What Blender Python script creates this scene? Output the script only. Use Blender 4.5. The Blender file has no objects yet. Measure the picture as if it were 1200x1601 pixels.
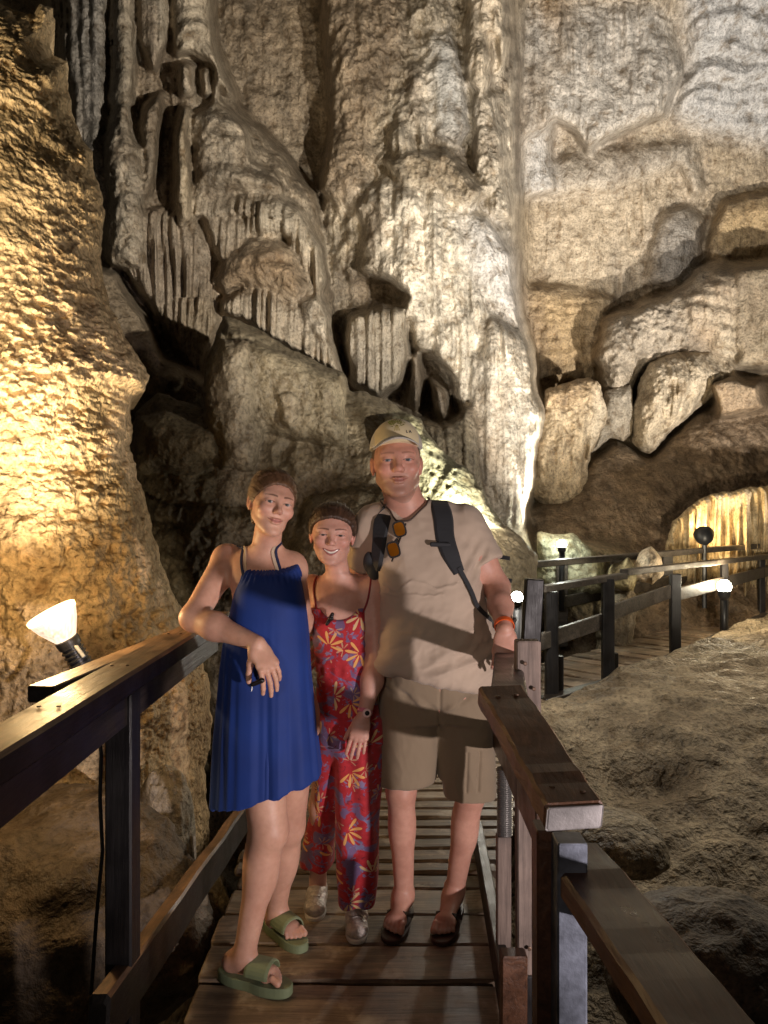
import bpy, math, random, time
import numpy as np
from mathutils import Vector, Matrix
T0 = time.time()
random.seed(7)
rng = np.random.default_rng(11)
SC = bpy.context.scene
COL = SC.collection
F = 1156.0; CX = 600.0; CY = 800.5; CZ = 1.55
def at(px, py, Y):
    """world point seen at photo pixel (px,py) at distance Y"""
    return np.array([(px-CX)/F*Y, Y, CZ+(CY-py)/F*Y])
def V(*a): return np.array(a, dtype=float)

# ---------------------------------------------------------------- object helpers
def tag(o, label=None, cat=None, group=None, kind=None):
    if label: o['label'] = label
    if cat: o['category'] = cat
    if group: o['group'] = group
    if kind: o['kind'] = kind
    return o
def empty(name, loc, label, cat, group=None, rotz=0):
    o = bpy.data.objects.new(name, None); COL.objects.link(o)
    o.location = tuple(loc); o.rotation_euler = (0, 0, rotz); o.empty_display_size = 0.1
    return tag(o, label, cat, group)
def meshobj(name, verts, faces, mat, parent=None, smooth=True, attrs=None):
    me = bpy.data.meshes.new(name)
    verts = np.asarray(verts, dtype=np.float32)
    if isinstance(faces, np.ndarray):
        n = len(faces); k = faces.shape[1]
        me.vertices.add(len(verts)); me.vertices.foreach_set('co', verts.ravel())
        me.loops.add(n*k); me.loops.foreach_set('vertex_index', faces.astype(np.int32).ravel())
        me.polygons.add(n); me.polygons.foreach_set('loop_start', np.arange(0, n*k, k, dtype=np.int32))
        try: me.polygons.foreach_set('loop_total', np.full(n, k, dtype=np.int32))
        except Exception: pass
        me.update(calc_edges=True)
    else:
        me.from_pydata([tuple(map(float, v)) for v in verts], [], [tuple(f) for f in faces])
        me.update()
    if smooth is True:
        me.polygons.foreach_set('use_smooth', np.ones(len(me.polygons), dtype=bool))
    for an, arr in (attrs or {}).items():
        a = me.attributes.new(an, 'FLOAT_COLOR', 'POINT')
        c = np.ones((len(verts), 4), dtype=np.float32); c[:, :3] = arr
        a.data.foreach_set('color', c.ravel())
    if mat: me.materials.append(mat)
    o = bpy.data.objects.new(name, me); COL.objects.link(o)
    if parent is not None:
        o.parent = parent
        # geometry is authored in world coordinates
        o.matrix_parent_inverse = Matrix.Translation(parent.location).inverted() if parent.rotation_euler.z == 0 and parent.parent is None else Matrix.Identity(4)
        if parent.parent is not None: o.matrix_parent_inverse = Matrix.Identity(4)
    return o
def resamp(P, k):
    P = [np.array(p, float) for p in P]; out = []
    for i in range(len(P)-1):
        a = P[max(i-1, 0)]; b = P[i]; c = P[i+1]; d = P[min(i+2, len(P)-1)]
        for j in range(k):
            t = j/k; out.append(.5*((2*b)+(c-a)*t+(2*a-5*b+4*c-d)*t*t+(3*b-a-3*c+d)*t**3))
    return out+[P[-1]]
class MB:
    """collects simple shapes into one mesh"""
    def __init__(s): s.v = []; s.f = []
    def add(s, vs, fs):
        b = len(s.v); s.v += [tuple(map(float, v)) for v in vs]; s.f += [tuple(i+b for i in f) for f in fs]; return s
    def beam(s, a, b, w, h, up=(0, 0, 1), bev=0.006, jit=0.0, seg=1):
        """bevelled board from a to b, w wide (sideways), h tall (along up)"""
        a = np.array(a, float); b = np.array(b, float); d = b-a; L = np.linalg.norm(d); d /= L
        up = np.array(up, float); sd = np.cross(d, up); sd /= np.linalg.norm(sd); u = np.cross(sd, d)
        bev = min(bev, w*0.3, h*0.3)
        pr = [(-w/2+bev, -h/2), (w/2-bev, -h/2), (w/2, -h/2+bev), (w/2, h/2-bev), (w/2-bev, h/2), (-w/2+bev, h/2), (-w/2, h/2-bev), (-w/2, -h/2+bev)]
        ts = [(0, 1-bev*1.2/min(w, h)*1.0)] + [(bev/L, 1)] + [(k/seg, 1) for k in range(1, seg)] + [(1-bev/L, 1), (1, 1-bev*1.2/min(w, h))]
        vs = []
        for t, sc in ts:
            j1 = random.uniform(-jit, jit); j2 = random.uniform(-jit, jit)
            for p, q in pr:
                vs.append(a+d*L*t+sd*(p*sc+j1+random.uniform(-jit, jit)*.4)+u*(q*sc+j2+random.uniform(-jit, jit)*.4))
        fs = []; n = 8
        for r in range(len(ts)-1):
            for i in range(n):
                fs.append((r*n+i, r*n+(i+1) % n, (r+1)*n+(i+1) % n, (r+1)*n+i))
        fs.append(tuple(range(n))[::-1]); fs.append(tuple((len(ts)-1)*n+i for i in range(n)))
        return s.add(vs, fs)
    def tube(s, pts, rad, n=10, cap=True):
        pts = [np.array(p, float) for p in pts]; vs = []; fs = []
        rads = rad if hasattr(rad, '__len__') else [rad]*len(pts)
        ref = None
        for i, p in enumerate(pts):
            d = pts[min(i+1, len(pts)-1)]-pts[max(i-1, 0)]; d = d/np.linalg.norm(d)
            if ref is None: ref = np.array([0, 0, 1.]) if abs(d[2]) < .9 else np.array([1., 0, 0])
            x = np.cross(d, ref); x /= np.linalg.norm(x); y = np.cross(x, d); ref = y
            for k in range(n):
                a = 2*math.pi*k/n; vs.append(p+rads[i]*(math.cos(a)*x+math.sin(a)*y))
        for i in range(len(pts)-1):
            for k in range(n): fs.append((i*n+k, i*n+(k+1) % n, (i+1)*n+(k+1) % n, (i+1)*n+k))
        if cap: fs.append(tuple(range(n))[::-1]); fs.append(tuple((len(pts)-1)*n+k for k in range(n)))
        return s.add(vs, fs)
    def ribbon(s, pts, nrm, w, t, sub=1, snap=None, off=.004):
        """flat strap following pts, with per-point outward normals; snap=Sdf lays it on that surface"""
        pts = [np.array(p, float) for p in pts]; m = len(pts)
        if np.ndim(nrm) == 1: nrm = [nrm]*m
        ws = list(w) if hasattr(w, '__len__') else [w]*m
        if sub > 1: pts = resamp(pts, sub); nrm = resamp(nrm, sub); ws = [float(q[0]) for q in resamp([[q] for q in ws], sub)]; m = len(pts)
        if snap is not None:
            pp = [snap.snap(p, off) for p in pts]; pts = [p for p, _ in pp]; nrm = [n for _, n in pp]
            for _ in range(2): pts = [pts[0]]+[(pts[i-1]+2*pts[i]+pts[i+1])/4 for i in range(1, m-1)]+[pts[-1]]
        vs = []; fs = []
        for i, p in enumerate(pts):
            d = pts[min(i+1, m-1)]-pts[max(i-1, 0)]; d /= np.linalg.norm(d)
            nn = np.array(nrm[i], float); nn -= d*nn.dot(d); nn /= np.linalg.norm(nn); sd = np.cross(d, nn)
            W = ws[i]/2
            for (q, e) in ((-W, -t/2), (-W*.7, -t/2), (W*.7, -t/2), (W, -t/2), (W, t*.1), (W*.8, t/2), (-W*.8, t/2), (-W, t*.1)):
                vs.append(p+sd*q+nn*e)
        n = 8
        for i in range(m-1):
            for k in range(n): fs.append((i*n+k, i*n+(k+1) % n, (i+1)*n+(k+1) % n, (i+1)*n+k))
        fs.append(tuple(range(n))[::-1]); fs.append(tuple((m-1)*n+k for k in range(n)))
        return s.add(vs, fs)
    def build(s, name, mat, parent=None, smooth=False):
        o = meshobj(name, np.array(s.v), s.f, mat, parent, smooth=smooth)
        bm_fix(o); return o
def bm_fix(o):
    import bmesh
    bm = bmesh.new(); bm.from_mesh(o.data); bmesh.ops.recalc_face_normals(bm, faces=bm.faces); bm.to_mesh(o.data); bm.free()

# ---------------------------------------------------------------- numpy noise
_perm = rng.permutation(256).astype(np.int32); _perm = np.concatenate([_perm, _perm, _perm])
_g = rng.normal(size=(256, 3)).astype(np.float32); _g /= np.linalg.norm(_g, axis=1, keepdims=True)
def noise3(x, y, z):
    x = np.asarray(x, np.float32); y = np.asarray(y, np.float32); z = np.asarray(z, np.float32)
    xi = np.floor(x).astype(np.int32); yi = np.floor(y).astype(np.int32); zi = np.floor(z).astype(np.int32)
    xf = x-xi; yf = y-yi; zf = z-zi; xi &= 255; yi &= 255; zi &= 255
    u = xf*xf*xf*(xf*(xf*6-15)+10); v = yf*yf*yf*(yf*(yf*6-15)+10); w = zf*zf*zf*(zf*(zf*6-15)+10)
    def gr(a, b, c):
        h = _perm[_perm[_perm[xi+a]+yi+b]+zi+c] & 255
        g = _g[h]
        return g[..., 0]*(xf-a)+g[..., 1]*(yf-b)+g[..., 2]*(zf-c)
    x00 = gr(0, 0, 0); x00 = x00+u*(gr(1, 0, 0)-x00)
    x10 = gr(0, 1, 0); x10 = x10+u*(gr(1, 1, 0)-x10)
    x01 = gr(0, 0, 1); x01 = x01+u*(gr(1, 0, 1)-x01)
    x11 = gr(0, 1, 1); x11 = x11+u*(gr(1, 1, 1)-x11)
    a = x00+v*(x10-x00); b = x01+v*(x11-x01)
    return (a+w*(b-a))*1.6
def fbm(x, y, z, o=4, g=.5, l=2.03):
    r = 0; a = 1; s = 1; t = 0
    for i in range(o):
        r = r+a*noise3(x*s+i*17.3, y*s-i*9.1, z*s+i*5.7); t += a; a *= g; s *= l
    return r/t
def ridged(x, y, z, o=4, g=.5):
    r = 0; a = 1; s = 1; t = 0
    for i in range(o):
        r = r+a*(1-2*np.abs(noise3(x*s+i*11.3, y*s+i*3.1, z*s-i*7.7))); t += a; a *= g; s *= 2.07
    return r/t
def cells(x, y, z):
    """distance to nearest jittered cell point -> lumpy bumps (1 at centre, 0 at cell border)"""
    xi = np.floor(x).astype(np.int32); yi = np.floor(y).astype(np.int32); zi = np.floor(z).astype(np.int32)
    best = np.full(np.shape(x), 9., np.float32)
    for a in (-1, 0, 1):
        for b in (-1, 0, 1):
            for c in (-1, 0, 1):
                h = _perm[_perm[_perm[(xi+a) & 255]+((yi+b) & 255)]+((zi+c) & 255)] & 255
                g = _g[h]
                d = (xi+a+.5+g[..., 0]*.45-x)**2+(yi+b+.5+g[..., 1]*.45-y)**2+(zi+c+.5+g[..., 2]*.45-z)**2
                best = np.minimum(best, d)
    return np.clip(1-best*1.4, 0, 1)
def sstep(a, b, x):
    t = np.clip((x-a)/(b-a), 0, 1); return t*t*(3-2*t)
def blur2(a, r):
    if r < 1: return a
    k = np.exp(-.5*(np.arange(-2*r, 2*r+1)/r)**2).astype(np.float32); k /= k.sum(); n = 2*r
    for ax in (0, 1):
        p = [(0, 0)]*a.ndim; p[ax] = (n, n); b = np.pad(a, p, mode='edge'); o = np.zeros_like(a)
        for i, w in enumerate(k):
            sl = [slice(None)]*a.ndim; sl[ax] = slice(i, i+a.shape[ax]); o += w*b[tuple(sl)]
        a = o
    return a
def poly_sd(poly, X, Y):
    """signed distance to polygon, negative inside"""
    P = np.array(poly, np.float32); n = len(P)
    d = np.full(X.shape, 1e9, np.float32); ins = np.zeros(X.shape, bool)
    for i in range(n):
        a = P[i]; b = P[(i+1) % n]; e = b-a
        wx = X-a[0]; wy = Y-a[1]
        t = np.clip((wx*e[0]+wy*e[1])/max(e.dot(e), 1e-6), 0, 1)
        d = np.minimum(d, (wx-e[0]*t)**2+(wy-e[1]*t)**2)
        if abs(e[1]) > 1e-6:
            c = ((a[1] <= Y) != (b[1] <= Y)) & (X < a[0]+(Y-a[1])/e[1]*e[0])
            ins ^= c
    return np.where(ins, -np.sqrt(d), np.sqrt(d))

# ---------------------------------------------------------------- SDF modelling (surface nets)
def surface_nets(f, org, h):
    s = f < 0
    nx, ny, nz = f.shape
    c = np.zeros((nx-1, ny-1, nz-1), np.uint8)
    for a in (0, 1):
        for b in (0, 1):
            for d in (0, 1): c += s[a:nx-1+a, b:ny-1+b, d:nz-1+d]
    m = (c > 0) & (c < 8)
    I, J, K = np.nonzero(m); n = len(I)
    idx = np.full(m.shape, -1, np.int32); idx[m] = np.arange(n)
    acc = np.zeros((n, 3), np.float32); cnt = np.zeros(n, np.float32)
    cv = {}
    for a in (0, 1):
        for b in (0, 1):
            for d in (0, 1): cv[(a, b, d)] = f[I+a, J+b, K+d]
    for p in cv:
        for ax in range(3):
            if p[ax] == 1: continue
            q = list(p); q[ax] = 1; q = tuple(q)
            A = cv[p]; B = cv[q]; cr = (A < 0) != (B < 0)
            t = np.where(cr, A/np.where(cr, A-B, 1), 0)
            for k in range(3):
                acc[:, k] += np.where(cr, p[k]+(t if k == ax else 0), 0)
            cnt += cr
    v = np.stack([I, J, K], 1)+acc/cnt[:, None]
    v = v*h+np.array(org)
    quads = []
    for ax in range(3):
        sl0 = [slice(None)]*3; sl1 = [slice(None)]*3; sl0[ax] = slice(0, -1); sl1[ax] = slice(1, None)
        A = s[tuple(sl0)]; B = s[tuple(sl1)]
        cr = np.nonzero(A != B); pos = np.stack(cr, 1); sign = A[cr]
        o1, o2 = [(1, 2), (2, 0), (0, 1)][ax]
        ok = (pos[:, o1] > 0) & (pos[:, o2] > 0) & (pos[:, o1] < f.shape[o1]-1) & (pos[:, o2] < f.shape[o2]-1)
        pos = pos[ok]; sign = sign[ok]
        e1 = np.zeros(3, int); e1[o1] = 1; e2 = np.zeros(3, int); e2[o2] = 1
        g = lambda q: idx[q[:, 0], q[:, 1], q[:, 2]]
        a = g(pos-e1-e2); b = g(pos-e2); c_ = g(pos); d = g(pos-e1)
        q = np.stack([a, b, c_, d], 1); q[~sign] = q[~sign][:, ::-1]
        quads.append(q)
    return v, np.concatenate(quads)
def smin(a, b, k):
    if k <= 0: return np.minimum(a, b)
    h = np.maximum(k-np.abs(a-b), 0)/k
    return np.minimum(a, b)-h*h*k*.25
class Sdf:
    def __init__(s): s.p = []
    def add(s, lo, hi, fn, k=0.01, op='u', only=None):
        s.p.append((np.array(lo, float), np.array(hi, float), fn, k, op)); return s
    def cone(s, a, b, ra, rb, k=.01, op='u', flat=None, ff=1.0):
        """round cone a->b; flat=axis vector along which it is squashed by factor ff (>1 = thinner)"""
        a = np.array(a, float); b = np.array(b, float); R = max(ra, rb)
        lo = np.minimum(a, b)-R; hi = np.maximum(a, b)+R
        e = b-a; L2 = max(e.dot(e), 1e-9)
        if flat is not None:
            fl = np.array(flat, float); fl /= np.linalg.norm(fl)
        def fn(X, Y, Z):
            x = X-a[0]; y = Y-a[1]; z = Z-a[2]
            t = np.clip((x*e[0]+y*e[1]+z*e[2])/L2, 0, 1)
            x = x-t*e[0]; y = y-t*e[1]; z = z-t*e[2]
            q = x*x+y*y+z*z
            if flat is not None:
                w = x*fl[0]+y*fl[1]+z*fl[2]; q = q+w*w*(ff*ff-1)
                return (np.sqrt(q)-(ra+(rb-ra)*t))/math.sqrt(ff)
            return np.sqrt(q)-(ra+(rb-ra)*t)
        return s.add(lo, hi, fn, k, op)
    def chain(s, pts, rads, k=.01, flat=None, ff=1.0):
        for i in range(len(pts)-1): s.cone(pts[i], pts[i+1], rads[i], rads[i+1], k, 'u', flat, ff)
        return s
    def ell(s, c, r, k=.01, op='u', R=None):
        c = np.array(c, float); r = np.array(r, float); M = max(r); m = min(r)
        Rt = None if R is None else np.array(R, float)
        def fn(X, Y, Z):
            x = X-c[0]; y = Y-c[1]; z = Z-c[2]
            if Rt is not None:
                x, y, z = (x*Rt[0, 0]+y*Rt[1, 0]+z*Rt[2, 0], x*Rt[0, 1]+y*Rt[1, 1]+z*Rt[2, 1], x*Rt[0, 2]+y*Rt[1, 2]+z*Rt[2, 2])
            k0 = np.sqrt((x/r[0])**2+(y/r[1])**2+(z/r[2])**2); k1 = np.sqrt((x/r[0]**2)**2+(y/r[1]**2)**2+(z/r[2]**2)**2)
            return k0*(k0-1)/np.maximum(k1, 1e-6)
        return s.add(c-M, c+M, fn, k, op)
    def loft(s, secs, k=.01, op='u', e=2.0, grow=0.0, rot=0.0):
        """secs: list of (z,cx,cy,rx,ry) sorted by z"""
        S = np.array(sorted(secs), float)
        # smooth resample
        zz = np.linspace(S[0, 0], S[-1, 0], 80)
        def cub(col):
            y = np.interp(zz, S[:, 0], S[:, col]); 
            kk = np.array([1, 2, 3, 4, 3, 2, 1.]); kk /= kk.sum(); yp = np.pad(y, 3, mode='edge')
            return np.convolve(yp, kk, 'valid')
        tx, ty, ta, tb = cub(1), cub(2), cub(3)+grow, cub(4)+grow
        lo = (min(S[:, 1]-S[:, 3])-grow-.03, min(S[:, 2]-S[:, 4])-grow-.03, S[0, 0]); hi = (max(S[:, 1]+S[:, 3])+grow+.03, max(S[:, 2]+S[:, 4])+grow+.03, S[-1, 0])
        cr, sr = math.cos(rot), math.sin(rot)
        def fn(X, Y, Z):
            z = Z
            cx = np.interp(z, zz, tx); cy = np.interp(z, zz, ty); a = np.interp(z, zz, ta); b = np.interp(z, zz, tb)
            x = X-cx; y = Y-cy
            if rot: x, y = x*cr+y*sr, -x*sr+y*cr
            q = (np.abs(x/a)**e+np.abs(y/b)**e)**(1/e)
            d = (q-1)*np.minimum(a, b)
            return np.maximum(d, np.maximum(S[0, 0]-z, z-S[-1, 0]))
        return s.add(lo, hi, fn, k, op)
    def field(s, lo, hi, h):
        lo = np.array(lo, float); hi = np.array(hi, float)
        n = np.ceil((hi-lo)/h).astype(int)+1
        ax = [(lo[i]+h*np.arange(n[i])).astype(np.float32) for i in range(3)]
        f = np.full(tuple(n), .5, np.float32)
        for (a, b, fn, k, op) in s.p:
            m = k+3*h+.004
            i0 = np.clip(np.floor((a-m-lo)/h).astype(int), 0, n); i1 = np.clip(np.ceil((b+m-lo)/h).astype(int)+1, 0, n)
            if (i1 <= i0).any(): continue
            sl = tuple(slice(i0[i], i1[i]) for i in range(3))
            X = ax[0][sl[0]][:, None, None]; Y = ax[1][sl[1]][None, :, None]; Z = ax[2][sl[2]][None, None, :]
            d = np.asarray(fn(X, Y, Z), np.float32)
            g = f[sl]
            if op == 'u': f[sl] = smin(g, d, k)
            elif op == 's': f[sl] = -smin(-g, d, k)
            elif op == 'i': f[sl] = -smin(-g, -d, k)
        return f, lo
    def at(s, p):
        p = np.array(p, float); f = np.float64(.5)
        for (a, b, fn, k, op) in s.p:
            if (p < a-.08).any() or (p > b+.08).any(): continue
            d = float(np.asarray(fn(np.array(p[0]), np.array(p[1]), np.array(p[2]))))
            f = smin(f, d, k) if op == 'u' else -smin(-f, d, k)
        return float(f)
    def grad(s, p, e=.003):
        g = np.array([s.at(p+np.eye(3)[i]*e)-s.at(p-np.eye(3)[i]*e) for i in range(3)]); return g/max(np.linalg.norm(g), 1e-9)
    def snap(s, p, off=.004):
        p = np.array(p, float)
        for _ in range(5): n = s.grad(p); p = p-n*(s.at(p)-off)*.9
        return p, s.grad(p)
    def mesh(s, lo, hi, h, refine=()):
        f, o = s.field(lo, hi, h)
        v, q = surface_nets(f, o, h); del f
        for (a, b, hh) in refine:
            a = np.array(a, float); b = np.array(b, float)
            f, o = s.field(a, b, hh)
            v2, q2 = surface_nets(f, o, hh)
            ins = ((v > a+2.2*h) & (v < b-2.2*h)).all(1)
            q = q[~ins[q].any(1)]
            q = np.concatenate([q, q2+len(v)]); v = np.concatenate([v, v2])
        used = np.zeros(len(v), bool); used[q.ravel()] = True
        mp = np.cumsum(used)-1
        return v[used], mp[q].astype(np.int32)
def vnormals(v, q):
    n = np.zeros_like(v); a = v[q[:, 2]]-v[q[:, 0]]; b = v[q[:, 3]]-v[q[:, 1]]; fn = np.cross(a, b)
    for i in range(4): 
        for k in range(3): n[:, k] += np.bincount(q[:, i], fn[:, k], len(v))
    return n/np.maximum(np.linalg.norm(n, axis=1, keepdims=True), 1e-9)
def smooth_mesh(v, q, it=2, w=.5):
    e = np.concatenate([q[:, [0, 1]], q[:, [1, 2]], q[:, [2, 3]], q[:, [3, 0]]]); n = len(v)
    e = np.concatenate([e, e[:, ::-1]])
    cnt = np.maximum(np.bincount(e[:, 0], minlength=n), 1)[:, None]
    for _ in range(it):
        s = np.stack([np.bincount(e[:, 0], v[e[:, 1], k], n) for k in range(3)], 1)/cnt
        v = v+(s-v)*w
    return v

# ---------------------------------------------------------------- materials
def mat_new(name):
    m = bpy.data.materials.new(name); m.use_nodes = True; nt = m.node_tree
    b = nt.nodes['Principled BSDF']; return m, nt, b
def nd(nt, typ, **kw):
    n = nt.nodes.new(typ)
    for k, v in kw.items():
        if k.startswith('_'): n.inputs[k[1:]].default_value = v
        else: setattr(n, k, v)
    return n
def ramp(nt, src, stops, interp='LINEAR'):
    r = nt.nodes.new('ShaderNodeValToRGB'); r.color_ramp.interpolation = interp
    while len(r.color_ramp.elements) < len(stops): r.color_ramp.elements.new(.5)
    for e, (p, c) in zip(r.color_ramp.elements, stops):
        e.position = p; e.color = (*c, 1) if hasattr(c, '__len__') else (c, c, c, 1)
    nt.links.new(src, r.inputs[0]); return r.outputs[0]
def mixc(nt, fac, a, b, mode='MIX'):
    m = nt.nodes.new('ShaderNodeMix'); m.data_type = 'RGBA'; m.blend_type = mode
    for s, i in ((fac, 0), (a, 6), (b, 7)):
        if isinstance(s, (int, float)): m.inputs[i].default_value = s
        elif isinstance(s, tuple): m.inputs[i].default_value = (*s, 1)
        else: nt.links.new(s, m.inputs[i])
    return m.outputs[2]
def coords(nt, scale=(1, 1, 1), kind='Object', rot=(0, 0, 0)):
    tc = nt.nodes.new('ShaderNodeTexCoord'); mp = nt.nodes.new('ShaderNodeMapping')
    mp.inputs['Scale'].default_value = scale; mp.inputs['Rotation'].default_value = rot
    nt.links.new(tc.outputs[kind], mp.inputs[0]); return mp.outputs[0]
def tnoise(nt, vec, scale, detail=6, rough=.55, dist=0.):
    n = nt.nodes.new('ShaderNodeTexNoise'); n.inputs['Scale'].default_value = scale; n.inputs['Detail'].default_value = detail
    n.inputs['Roughness'].default_value = rough; n.inputs['Distortion'].default_value = dist
    nt.links.new(vec, n.inputs['Vector']); return n.outputs[0]
def bump(nt, b, pairs):
    prev = None
    for src, st, dist in pairs:
        n = nt.nodes.new('ShaderNodeBump'); n.inputs['Strength'].default_value = st; n.inputs['Distance'].default_value = dist
        nt.links.new(src, n.inputs['Height'])
        if prev is not None: nt.links.new(prev, n.inputs['Normal'])
        prev = n.outputs[0]
    nt.links.new(prev, b.inputs['Normal'])

def rock_mat(name, fine=1.0, vert=1.0, peb=0.0, rough=.62, sat=1.0, contrast=1.0, pebscale=26., spec=.4):
    """cave rock: colour attribute 'col' broken up by noise, vertical streaks and fine bumps"""
    m, nt, b = mat_new(name)
    v = coords(nt); vs = coords(nt, (2.6, 2.6, .45))
    at_ = nd(nt, 'ShaderNodeAttribute', attribute_name='col')
    n1 = tnoise(nt, v, 5.5, 5, .65, .4); n2 = tnoise(nt, vs, 4.5, 3, .6, .6); n3 = tnoise(nt, v, 30, 3, .65)
    c1 = ramp(nt, n1, [(.3, (.45*contrast, .38*contrast, .30*contrast)), (.5, (.95, .93, .9)), (.72, (1.25, 1.2, 1.15))])
    c2 = ramp(nt, n2, [(.32, .55), (.5, .95), (.7, 1.2)])
    c3 = ramp(nt, n3, [(.33, .45), (.5, 1.), (.68, 1.25)])
    c = mixc(nt, 1., at_.outputs['Color'], c1, 'MULTIPLY'); c = mixc(nt, min(1, .45*vert), c, c2, 'MULTIPLY'); c = mixc(nt, .8, c, c3, 'MULTIPLY')
    nt.links.new(c, b.inputs['Base Color'])
    r = ramp(nt, n1, [(.3, rough-.12), (.7, rough+.15)]); nt.links.new(r, b.inputs['Roughness'])
    b.inputs['Specular IOR Level'].default_value = spec
    prs = [(n2, .3*vert, .1), (n1, .5*fine, .12), (n3, .55*fine, .035)]
    if peb > 0:
        vo = nt.nodes.new('ShaderNodeTexVoronoi'); vo.feature = 'SMOOTH_F1'; vo.inputs['Scale'].default_value = pebscale
        vo.inputs['Smoothness'].default_value = .4
        nz = nt.nodes.new('ShaderNodeTexNoise'); nz.inputs['Scale'].default_value = 9; nt.links.new(v, nz.inputs['Vector'])
        vm = nd(nt, 'ShaderNodeVectorMath', operation='MULTIPLY_ADD'); nt.links.new(nz.outputs['Color'], vm.inputs[0]); vm.inputs[1].default_value = (.12, .12, .12); nt.links.new(v, vm.inputs[2])
        nt.links.new(vm.outputs[0], vo.inputs['Vector'])
        inv = nd(nt, 'ShaderNodeMath', operation='SUBTRACT'); inv.inputs[0].default_value = 1; nt.links.new(vo.outputs['Distance'], inv.inputs[1])
        prs.append((inv.outputs[0], .75*peb, .05))
    bump(nt, b, prs)
    return m
def wood_mat(name, c0, c1, rough=.45, scale=1., axis='Y', coat=.0, wear=None, vary=False):
    m, nt, b = mat_new(name)
    sc = {'X': (.5, 9, 9), 'Y': (9, .5, 9), 'Z': (9, 9, .5)}[axis]
    v = coords(nt, tuple(s*scale for s in sc), 'Object'); vv = coords(nt)
    n = tnoise(nt, v, 3.5, 8, .65, 1.2); n2 = tnoise(nt, vv, 7, 5, .6); n3 = tnoise(nt, v, 14, 4, .7, .3)
    c = ramp(nt, n, [(.3, c0), (.52, tuple((a+b_)/2 for a, b_ in zip(c0, c1))), (.72, c1)])
    k = ramp(nt, n2, [(.3, .45), (.55, 1.), (.75, 1.25)])
    c = mixc(nt, .8, c, k, 'MULTIPLY')
    k3 = ramp(nt, n3, [(.35, .5), (.55, 1.05)]); c = mixc(nt, .6, c, k3, 'MULTIPLY')
    if vary:
        oi = nt.nodes.new('ShaderNodeObjectInfo'); c = mixc(nt, 1., c, ramp(nt, oi.outputs['Random'], [(0, (.55, .5, .45)), (.5, (.95, .95, .95)), (1, (1.35, 1.3, 1.25))]), 'MULTIPLY')
    if wear:
        w = ramp(nt, n2, [(.55, 0), (.68, 1)]); c = mixc(nt, w, c, wear)
    nt.links.new(c, b.inputs['Base Color'])
    r = ramp(nt, n2, [(.3, rough-.1), (.7, min(1, rough+.2))]); nt.links.new(r, b.inputs['Roughness'])
    bump(nt, b, [(n, .35, .006), (n3, .35, .003)])
    return m
def worn_lit_top(m, col):  # upward faces paler: worn wood, with golden lamplight put into the colour too
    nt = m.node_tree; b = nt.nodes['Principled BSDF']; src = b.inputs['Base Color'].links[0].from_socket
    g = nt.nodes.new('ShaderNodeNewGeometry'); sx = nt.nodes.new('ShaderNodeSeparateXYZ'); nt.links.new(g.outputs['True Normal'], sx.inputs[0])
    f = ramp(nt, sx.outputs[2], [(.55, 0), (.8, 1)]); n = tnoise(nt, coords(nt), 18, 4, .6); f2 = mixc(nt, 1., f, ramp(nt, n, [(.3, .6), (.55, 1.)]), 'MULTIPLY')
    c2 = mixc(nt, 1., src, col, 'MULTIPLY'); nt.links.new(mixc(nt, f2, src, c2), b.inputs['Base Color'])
def plain(name, col, rough=.5, metal=0., nscale=40., nb=.1, var=.15, spec=.5, bd=.003):
    m, nt, b = mat_new(name)
    v = coords(nt); n = tnoise(nt, v, nscale, 5, .6); n2 = tnoise(nt, v, nscale*.15, 3, .6)
    k = ramp(nt, n2, [(.3, tuple(max(0, c*(1-var*1.5)) for c in col)), (.7, tuple(min(1, c*(1+var)) for c in col))])
    nt.links.new(k, b.inputs['Base Color']); b.inputs['Roughness'].default_value = rough; b.inputs['Metallic'].default_value = metal
    b.inputs['Specular IOR Level'].default_value = spec
    bump(nt, b, [(n, nb, bd)])
    return m
def emit(name, col, st):
    m = bpy.data.materials.new(name); m.use_nodes = True; nt = m.node_tree; nt.nodes.remove(nt.nodes['Principled BSDF'])
    e = nd(nt, 'ShaderNodeEmission', _Color=(*col, 1), _Strength=st); nt.links.new(e.outputs[0], nt.nodes['Material Output'].inputs[0]); return m

# ---------------------------------------------------------------- camera / world
cam = bpy.data.cameras.new('camera'); co = bpy.data.objects.new('camera', cam); COL.objects.link(co)
co.location = (0, 0, CZ); co.rotation_euler = (math.pi/2, 0, 0)
cam.sensor_fit = 'VERTICAL'; cam.sensor_height = 36; cam.lens = 36*F/1601.; cam.clip_end = 300; cam.clip_start = .02
SC.camera = co
W = bpy.data.worlds.new('World'); SC.world = W; W.use_nodes = True
bg = W.node_tree.nodes['Background']; bg.inputs[0].default_value = (1., .86, .66, 1); bg.inputs[1].default_value = .013
SC.view_settings.view_transform = 'Standard'; SC.view_settings.look = 'None'; SC.view_settings.exposure = 0; SC.view_settings.gamma = 1
# ================================================================ CAVE
R_wall = rock_mat('cave_rock', fine=1.0, vert=1.0, peb=.25, pebscale=9., rough=.6)
R_gold = rock_mat('golden_rock', fine=.9, vert=.5, peb=.55, pebscale=24., rough=.68, spec=.25)
R_smooth = rock_mat('smooth_rock', fine=.7, vert=.4, peb=.15, rough=.6)
R_mud = rock_mat('mud_floor', fine=1.5, vert=0., peb=.5, pebscale=19., rough=.58, spec=.35)
TAN = (.42, .34, .235); GREY = (.36, .33, .275); PALE = (.60, .54, .44); DARK = (.17, .125, .08); BRN = (.25, .175, .105); GOLD = (.58, .42, .20); BLUE = (.47, .46, .43)

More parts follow.
